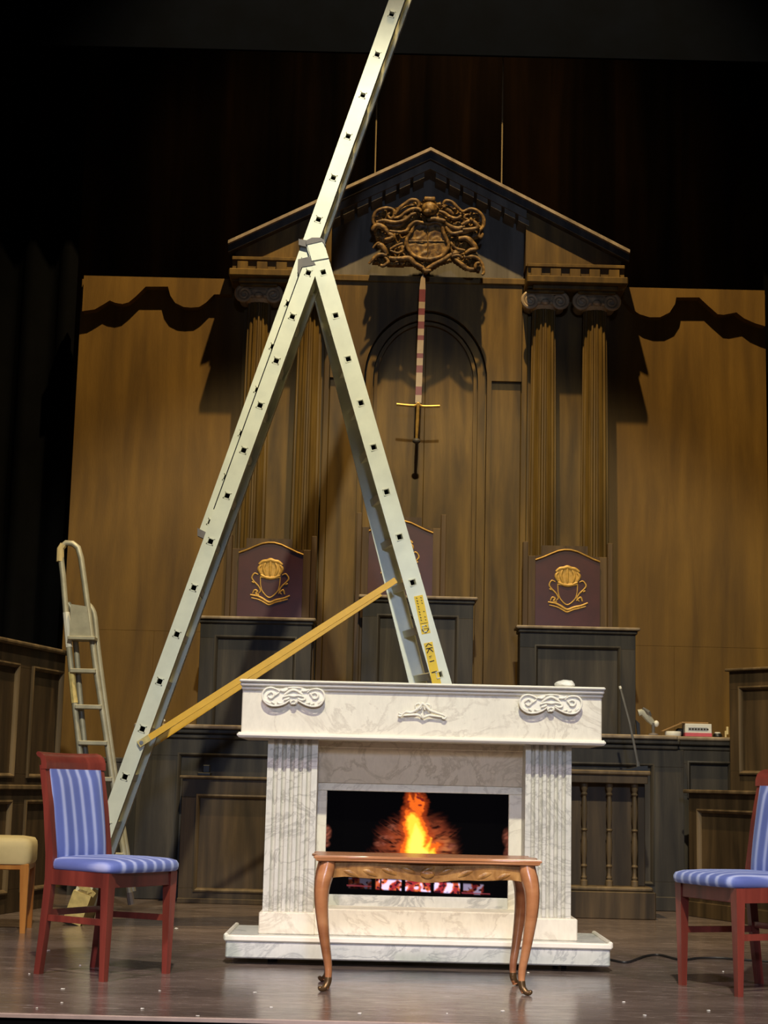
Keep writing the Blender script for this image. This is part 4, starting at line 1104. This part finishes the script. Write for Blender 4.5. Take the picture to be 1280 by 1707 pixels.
for sx in (-1, 1):
    for sy in (-1, 1):
        path = [(0, TH - .024), (.004, .49), (.014, .45), (.022, .40), (.021, .33), (.012, .25), (.000, .17), (-.012, .10), (-.014, .055), (-.010, .025), (-.004, .010)]
        rad = [.034, .036, .035, .031, .027, .023, .019, .016, .014, .013, .010]
        pts = [(sx * (ax + o_), sy * (ay + o_ * .8), z) for o_, z in path]; sp = spline(pts, 4); rr = [lerp(rad[min(i // 4, 9)], rad[min(i // 4 + 1, 10)], (i % 4) / 4) for i in range(len(sp))]
        lg = MB().tube(sp, rr, 8, 1.0, flatdir=(sx * .7, sy * .7, 0)).build('leg', M['table'], tb, local=True, smooth=50)
        pts = [(sx * (ax + o_), sy * (ay + o_ * .8), z) for o_, z in ((-.014, .055), (-.013, .040), (-.008, .024), (.004, .012), (.016, .012), (.022, .020))]
        MB().tube(spline(pts, 3), [.0145, .015, .015, .015, .0145, .0145, .014, .0135, .013, .0125, .0115, .011, .010, .009, .008, .006], 8).build('sabot', M['bronze'], lg, local=True, smooth=60)

# ================================================================== CHAIRS
def make_chair(label):
    t = thing('dining_chair', label, 'chair', (0, 0, 0), group='blue striped dining chairs')
    fw_, rw, dp = .222, .176, .188     # half front width, half rear width, half depth (front is -y)
    L = True
    for s in (-1, 1):
        mb = MB(); 
        for (z0, z1, a0, a1) in ((0, .34, .013, .020), (.34, .435, .020, .022)):
            x = s * (fw_ - .02); y = -dp + .02
            mb.add([(x + i * a0, y + j * a0, z0) for i, j in ((-1, -1), (1, -1), (1, 1), (-1, 1))] + [(x + i * a1, y + j * a1, z1) for i, j in ((-1, -1), (1, -1), (1, 1), (-1, 1))], [(0, 3, 2, 1), (4, 5, 6, 7), (0, 1, 5, 4), (1, 2, 6, 5), (2, 3, 7, 6), (3, 0, 4, 7)])
        mb.build('leg', M['mahog'], t, local=L)
        # rear leg sweeps up into the back post
        pts = [(s * rw, dp + .028, 0), (s * rw, dp + .008, .18), (s * rw, dp - .012, .40), (s * rw, dp - .008, .50), (s * rw, dp + .022, .70), (s * rw, dp + .060, .875)]
        mb = MB(); wds = [.015, .018, .021, .021, .018, .016]; base = []
        for (x, y, z), h in zip(pts, wds): base += [(x - .014, y - h, z), (x + .014, y - h, z), (x + .014, y + h, z), (x - .014, y + h, z)]
        fs = [(0, 3, 2, 1), (20, 21, 22, 23)]
        for i in range(5):
            for k in range(4): fs.append((i * 4 + k, i * 4 + (k + 1) % 4, i * 4 + 4 + (k + 1) % 4, i * 4 + 4 + k))
        mb.add(base, fs).build('back_leg', M['mahog'], t, local=L, smooth=30)
    # top rail, rolled backwards, slightly curved in plan
    mb = MB(); prof = [(-.022, .855), (-.020, .885), (-.010, .908), (.012, .924), (.034, .930), (.044, .922), (.036, .910), (.018, .902), (.012, .885), (.010, .855)]
    n = 9; vs = []; hw_ = rw + .016
    for i in range(n):
        x = lerp(-hw_, hw_, i / (n - 1)); cv = .022 * (1 - (x / hw_) ** 2); hz_ = .004 * (x / hw_) ** 2
        for (py, pz) in prof: vs.append((x, dp + .054 + py + cv, pz + hz_))
    m_ = len(prof); fs = [(i * m_ + k, i * m_ + (k + 1) % m_, (i + 1) * m_ + (k + 1) % m_, (i + 1) * m_ + k) for i in range(n - 1) for k in range(m_)]
    fs += [tuple(range(m_)), tuple(range((n - 1) * m_, n * m_))[::-1]]
    mb.add(vs, fs).build('top_rail', M['mahog'], t, local=L, smooth=50)
    # upholstered back
    nx, nz = 11, 11; vs = []; 
    for f_ in (0, 1):
        for j in range(nz):
            v = j / (nz - 1); z = lerp(.455, .860, v); yb_ = dp + (-.010 + .066 * max(0, (z - .48) / .42) ** 1.4)
            for i in range(nx):
                u = i / (nx - 1); x = lerp(-(rw - .012), rw - .012, u); e_ = min(1, min(u, 1 - u) * 7) * min(1, min(v, 1 - v) * 7 + .1)
                cv = .018 * (1 - (2 * u - 1) ** 2) * v
                vs.append((x, yb_ + cv + (-.010 - .020 * math.sqrt(max(e_, 0)) if f_ == 0 else .012), z))
    fs = []; S = nx * nz
    for j in range(nz - 1):
        for i in range(nx - 1):
            a = j * nx + i; fs += [(a, a + 1, a + nx + 1, a + nx), (S + a, S + a + nx, S + a + nx + 1, S + a + 1)]
    for i in range(nx - 1): fs += [(i, S + i, S + i + 1, i + 1), ((nz - 1) * nx + i, (nz - 1) * nx + i + 1, S + (nz - 1) * nx + i + 1, S + (nz - 1) * nx + i)]
    for j in range(nz - 1): a = j * nx; fs += [(a, a + nx, S + a + nx, S + a), (a + nx - 1, S + a + nx - 1, S + a + 2 * nx - 1, a + 2 * nx - 1)]
    MB().add(vs, fs).build('back_cushion', M['fabric'], t, local=L, smooth=60)
    # seat cushion: rounded trapezoid
    n = 40; rows = []
    def so(a, k):
        c, s_ = math.cos(a), math.sin(a); p_ = .28
        x = math.copysign(abs(c) ** p_, c); y = math.copysign(abs(s_) ** p_, s_)
        wdt = lerp(fw_ + .018, rw + .012, (y + 1) / 2); bow = .02 * (1 - x * x) if y < 0 else 0
        return x * wdt * k, (y * (dp + .018) - bow) * k - .012
    prof = [(.955, .436), (.985, .442), (1.0, .455), (.995, .468), (.965, .480), (.85, .489), (.55, .496), (.25, .498)]
    vs = [(*so(2 * math.pi * i / n, k), z) for k, z in prof for i in range(n)]
    fs = [(r_ * n + i, r_ * n + (i + 1) % n, (r_ + 1) * n + (i + 1) % n, (r_ + 1) * n + i) for r_ in range(len(prof) - 1) for i in range(n)]
    fs += [tuple(range(n - 1, -1, -1)), tuple(range((len(prof) - 1) * n, len(prof) * n))]
    MB().add(vs, fs).build('seat_cushion', M['fabric'], t, local=L, smooth=60)
    # aprons
    MB().box(-fw_ + .04, fw_ - .04, -dp + .004, -dp + .026, .375, .437, .002).build('apron', M['mahog'], t, local=L)
    MB().box(-rw + .013, rw - .013, dp - .022, dp, .375, .437, .002).build('apron', M['mahog'], t, local=L)
    for s in (-1, 1):
        MB().bar((s * (fw_ - .012), -dp + .04, .406), (s * (rw + .003), dp - .02, .406), .022, .062, (0, 0, 1)).build('apron', M['mahog'], t, local=L)
        MB().bar((s * (fw_ - .020), -dp + .036, .235), (s * rw, dp - .01, .235), .016, .026, (0, 0, 1)).build('stretcher', M['mahog'], t, local=L)
    MB().bar((-rw + .01, dp - .002, .255), (rw - .01, dp - .002, .255), .016, .026, (0, 0, 1)).build('stretcher', M['mahog'], t, local=L)
    return t
c0 = make_chair('blue striped dining chair with red wood frame in front of the ladders'); c0.location = (-1.143, 7.315, 0); c0.rotation_euler.z = math.radians(58)
dup(c0, (1.575, 7.305, 0), math.radians(-66), 'blue striped dining chair with red wood frame at the right edge')

# ================================================================== CREAM STOOL
st_ = thing('upholstered_stool', 'cream upholstered seat on honey-coloured wooden legs at the left edge', 'stool', (-2.10, 9.27, 0), math.radians(6))
hw, hd = .235, .20
n = 40; prof = [(.97, .36), (1.0, .375), (1.0, .45), (.985, .475), (.93, .493), (.7, .502), (.3, .505)]
def so2(a, k):
    c, s_ = math.cos(a), math.sin(a); p_ = .22
    return math.copysign(abs(c) ** p_, c) * hw * k, math.copysign(abs(s_) ** p_, s_) * hd * k
vs = [(*so2(2 * math.pi * i / n, k), z) for k, z in prof for i in range(n)]
fs = [(r_ * n + i, r_ * n + (i + 1) % n, (r_ + 1) * n + (i + 1) % n, (r_ + 1) * n + i) for r_ in range(len(prof) - 1) for i in range(n)]
fs += [tuple(range(n - 1, -1, -1)), tuple(range((len(prof) - 1) * n, len(prof) * n))]
MB().add(vs, fs).build('seat_cushion', M['cream'], st_, local=True, smooth=60)
MB().box(-hw + .012, hw - .012, -hd + .012, hd - .012, .33, .362, .004).build('seat_rail', M['stoolwood'], st_, local=True)
for sx in (-1, 1):
    for sy in (-1, 1):
        x, y = sx * (hw - .035), sy * (hd - .035); mb = MB()
        mb.add([(x + sx * .008 + i * .014, y + sy * .008 + j * .014, 0) for i, j in ((-1, -1), (1, -1), (1, 1), (-1, 1))] + [(x + i * .024, y + j * .024, .345) for i, j in ((-1, -1), (1, -1), (1, 1), (-1, 1))], [(0, 3, 2, 1), (4, 5, 6, 7), (0, 1, 5, 4), (1, 2, 6, 5), (2, 3, 7, 6), (3, 0, 4, 7)])
        mb.build('leg', M['stoolwood'], st_, local=True)

# ================================================================== PROPS on the counter and balustrade
dpn = thing('dustpan', 'long-handled black dustpan resting on the balustrade rail', 'dustpan', (W(1062, 1282, 11.2).x, 11.2, zr))
hb_ = W(1064, 1276, 11.2); ht = W(1038, 1147, 11.2); hb_.z = zr + .03
MB().tube([hb_, lerp(hb_, ht, .55), Vector((ht.x, 11.30, ht.z))], [.009, .008, .008], 8).build('handle', M['steel'], dpn)
MB().tube([Vector((ht.x, 11.30, ht.z)), Vector((ht.x - .005, 11.304, ht.z + .018))], .009, 8).build('handle_cap', M['white'], dpn)
MB().tube([hb_ + Vector((0, 0, -.012)), hb_ + Vector((-.004, 0, .030))], .013, 8).build('socket', M['steel'], dpn)
x0 = W(1026, 1282, 11.2).x; x1 = W(1076, 1282, 11.2).x
MB().prism([(x0, zr + .002), (x0 + .09, zr + .012), (x1 - .06, zr + .030), (x1, zr + .034), (x1, zr + .002)], 11.11, 11.32).build('pan', M['black'], dpn)
zk = zt = W(720, 1217, YK).z
YO = YK + .10
def cpos(px): return W(px, 1225, YO).x
# small desk lamp lying on its side
lm = thing('desk_lamp', 'small folded metal clamp lamp on the counter beside the right desk', 'lamp', (cpos(1080), YO, zk))
k_ = KA * 4.923 * YO / YA
a0_ = cpos(1062)
LP = lambda px, py: Vector((cpos(px), YO, zk + (1224 - py) * k_))
MB().tube([LP(1064, 1189), LP(1072, 1187), LP(1082, 1198), LP(1092, 1208)], [.026, .030, .026, .016], 8, .5).build('lamp_arm', M['alu_dark'], lm)
MB().tube([LP(1071, 1181), LP(1080, 1188), LP(1084, 1193)], [.012, .022, .012], 6).build('lamp_clip', M['steel'], lm)
MB().blob(tuple(LP(1094, 1205)), .020, .02, .024, 12).build('lamp_bulb', M['white'], lm)
MB().tube([LP(1089, 1224), LP(1089, 1204)], [.010, .014], 8).build('lamp_stem', M['steel'], lm)
MB().lathe([(.035, zk), (.035, zk + .012), (.012, zk + .02)], c=(cpos(1089), YO), n=14).build('lamp_base', M['clamp'], lm)
MB().prism([(LP(1063, 1224).x, zk), (LP(1068, 1224).x, zk), (LP(1067, 1205).x, zk + .085), (LP(1061, 1195).x, zk + .11)], YO + .02, YO + .05).build('lamp_shade', M['black'], lm)
tr_ = MB(); pr = [(.030, zk), (.056, zk), (.058, zk + .004), (.058, zk + .030), (.056, zk + .034), (.030, zk + .034)]
n = 24; vs = [(cpos(1121.5) + r_ * math.cos(2 * math.pi * i / n), YO + r_ * math.sin(2 * math.pi * i / n), z) for r_, z in pr for i in range(n)]
fs = [(j * n + i, j * n + (i + 1) % n, ((j + 1) % 6) * n + (i + 1) % n, ((j + 1) % 6) * n + i) for j in range(6) for i in range(n)]
tr_.add(vs, fs); tag(tr_.build('tape_roll', M['white']), 'roll of white tape lying on the counter beside the carton', 'tape')
# carton: white with red base and a printed panel
cx0, cx1 = cpos(1140), cpos(1184); ch = 20 * k_
ct = thing('carton', 'small white carton with red lower edge lying on the counter', 'box', ((cx0 + cx1) / 2, YO, zk))
MB().box(cx0, cx1, YO - .05, YO + .08, zk + .0, zk + ch, .003).build('carton_body', M['white'], ct)
MB().box(cx0 - .001, cx1 + .001, YO - .0515, YO + .0815, zk + .001, zk + .026).build('red_band', M['red'], ct)
MB().box(cx0 + .022, cx1 - .03, YO - .0512, YO - .05, zk + .040, zk + .064).build('printed_panel', M['grey_print'], ct)
mb = MB()
for k in range(7): mb.box(cx0 + .026 + k * .021, cx0 + .040 + k * .021, YO - .0518, YO - .0511, zk + .046, zk + .058)
mb.build('print_marks', M['ink'], ct)
mb = MB().add([(cx0 - .16, YO - .03, zk + .03), (cx0 - .02, YO - .04, zk + ch), (cx0 - .02, YO + .07, zk + ch), (cx0 - .16, YO + .06, zk + .03), (cx0 - .16, YO - .03, zk + .036), (cx0 - .02, YO - .04, zk + ch + .006), (cx0 - .02, YO + .07, zk + ch + .006), (cx0 - .16, YO + .06, zk + .036)], [(0, 1, 2, 3), (7, 6, 5, 4), (0, 4, 5, 1), (1, 5, 6, 2), (2, 6, 7, 3), (3, 7, 4, 0)])
fo = thing('folder', 'brown cardboard folder propped over the white carton', 'folder', (cx0, YO, zk + .03))
mb.build('sloping_cover', M['card'], fo)
MB().box(cx0 - .022, cx1 - .02, YO - .04, YO + .07, zk + ch + .0008, zk + ch + .012, .003).build('flat_cover', M['card'], fo)
tag(MB().box(cpos(1128), cpos(1139), YO + .0, YO + .06, zk, zk + .058, .01).build('black_pouch', M['black']), 'small black pouch between the tape roll and the white carton', 'pouch')
cu = thing('candle_holder', 'small dark candle holder on the counter right of the carton', 'candle', (cpos(1196), YO, zk))
MB().lathe([(.030, zk), (.034, zk + .006), (.030, zk + .022), (.026, zk + .026)], c=(cpos(1196), YO), n=16).build('holder', M['black'], cu)
MB().lathe([(.022, zk + .026), (.023, zk + .032), (.016, zk + .036)], c=(cpos(1196), YO), n=14).build('candle', M['white'], cu)
pg = thing('peg', 'small cream peg standing at the right end of the counter', 'peg', (cpos(1210), YO - .02, zk))
MB().box(cpos(1207), cpos(1209.5), YO - .03, YO - .01, zk, zk + .045, .002).build('peg_arm', M['cream'], pg)
MB().box(cpos(1209.5), cpos(1213), YO - .03, YO - .01, zk + .02, zk + .075, .002).build('peg_arm', M['cream'], pg)
pc = W(268, 1196, YK + .02); random.seed(5)
bm = bmesh.new(); bmesh.ops.create_icosphere(bm, subdivisions=2, radius=1)
for v in bm.verts:
    v.co *= 1 + .35 * mn.noise(v.co * 2.1); v.co.x *= .034; v.co.y *= .024; v.co.z *= .020
mz = min(v.co.z for v in bm.verts); me = bpy.data.meshes.new('crumpled_paper'); bm.to_mesh(me); bm.free(); me.materials.append(M['white'])
o = link(bpy.data.objects.new('crumpled_paper', me)); o.location = (pc.x, YK + .02, zk - mz); tag(o, 'small crumpled white paper on the left end of the counter beside the ladder', 'paper')
# ================================================================== CABLE, SCRAPS
pts = [G(x, y, .006) for x, y in ((1018, 1600), (1045, 1604), (1075, 1594), (1100, 1592), (1135, 1600), (1165, 1597), (1200, 1597), (1240, 1600), (1300, 1604))]
tag(MB().tube(spline(pts, 6), .006, 6).build('floor_cable', M['rubber'], smooth=60), 'thin black cable running over the floor right of the fireplace', 'cable')
random.seed(11)
spots = [(80, 1585, 'left of the rear legs of the left blue chair'), (134, 1610, 'under the left blue chair beside its far rear leg'), (49, 1624, 'touching the leftmost foot of the left blue chair'),
    (104, 1649, 'just in front of the side of the left blue chair'), (103, 1672, 'between the left blue chair and the stage edge'), (62, 1681, 'near the left corner of the stage edge'),
    (237, 1682, 'at the stage edge below the front of the left blue chair'), (266, 1652, 'just in front of the right foot of the left blue chair'), (294, 1548, 'behind the right foot of the left blue chair'),
    (330, 1694, 'lying against the stage edge left of the table'), (425, 1655, 'midway between the left blue chair and the table'), (452, 1680, 'near the stage edge just left of the table'),
    (600, 1690, 'near the stage edge under the left half of the table'), (745, 1690, 'near the stage edge under the middle of the table'), (838, 1686, 'near the stage edge left of the right table foot'),
    (880, 1622, 'between the right table legs and the fireplace plinth'), (1040, 1671, 'midway between the table and the right blue chair'), (1075, 1693, 'near the stage edge left of the right blue chair'),
    (1181, 1685, 'in front of the right blue chair, largest of the scraps'), (1205, 1620, 'under the right blue chair between its front legs')]
for i, (x, y, _) in enumerate(spots):
    p = G(x, y); k = 5 + random.randint(0, 2); r0 = random.uniform(.005, .011) * (1.7 if x == 1181 else 1)
    pol = [(r0 * random.uniform(.6, 1.1) * math.cos(2 * math.pi * j / k), r0 * random.uniform(.5, 1.0) * math.sin(2 * math.pi * j / k)) for j in range(k)]
    vs = [(a, b, .001) for a, b in pol] + [(a * .9, b * .9, .0025 + .002 * random.random()) for a, b in pol]
    fs = [tuple(range(k - 1, -1, -1)), tuple(range(k, 2 * k))] + [(j, (j + 1) % k, k + (j + 1) % k, k + j) for j in range(k)]
    o = MB().add(vs, fs).build('paper_scrap', M['white'], smooth=20); o.location = (p.x, p.y, 0)
    tag(o, 'white scrap ' + _, 'scrap', 'white scraps on the stage floor')
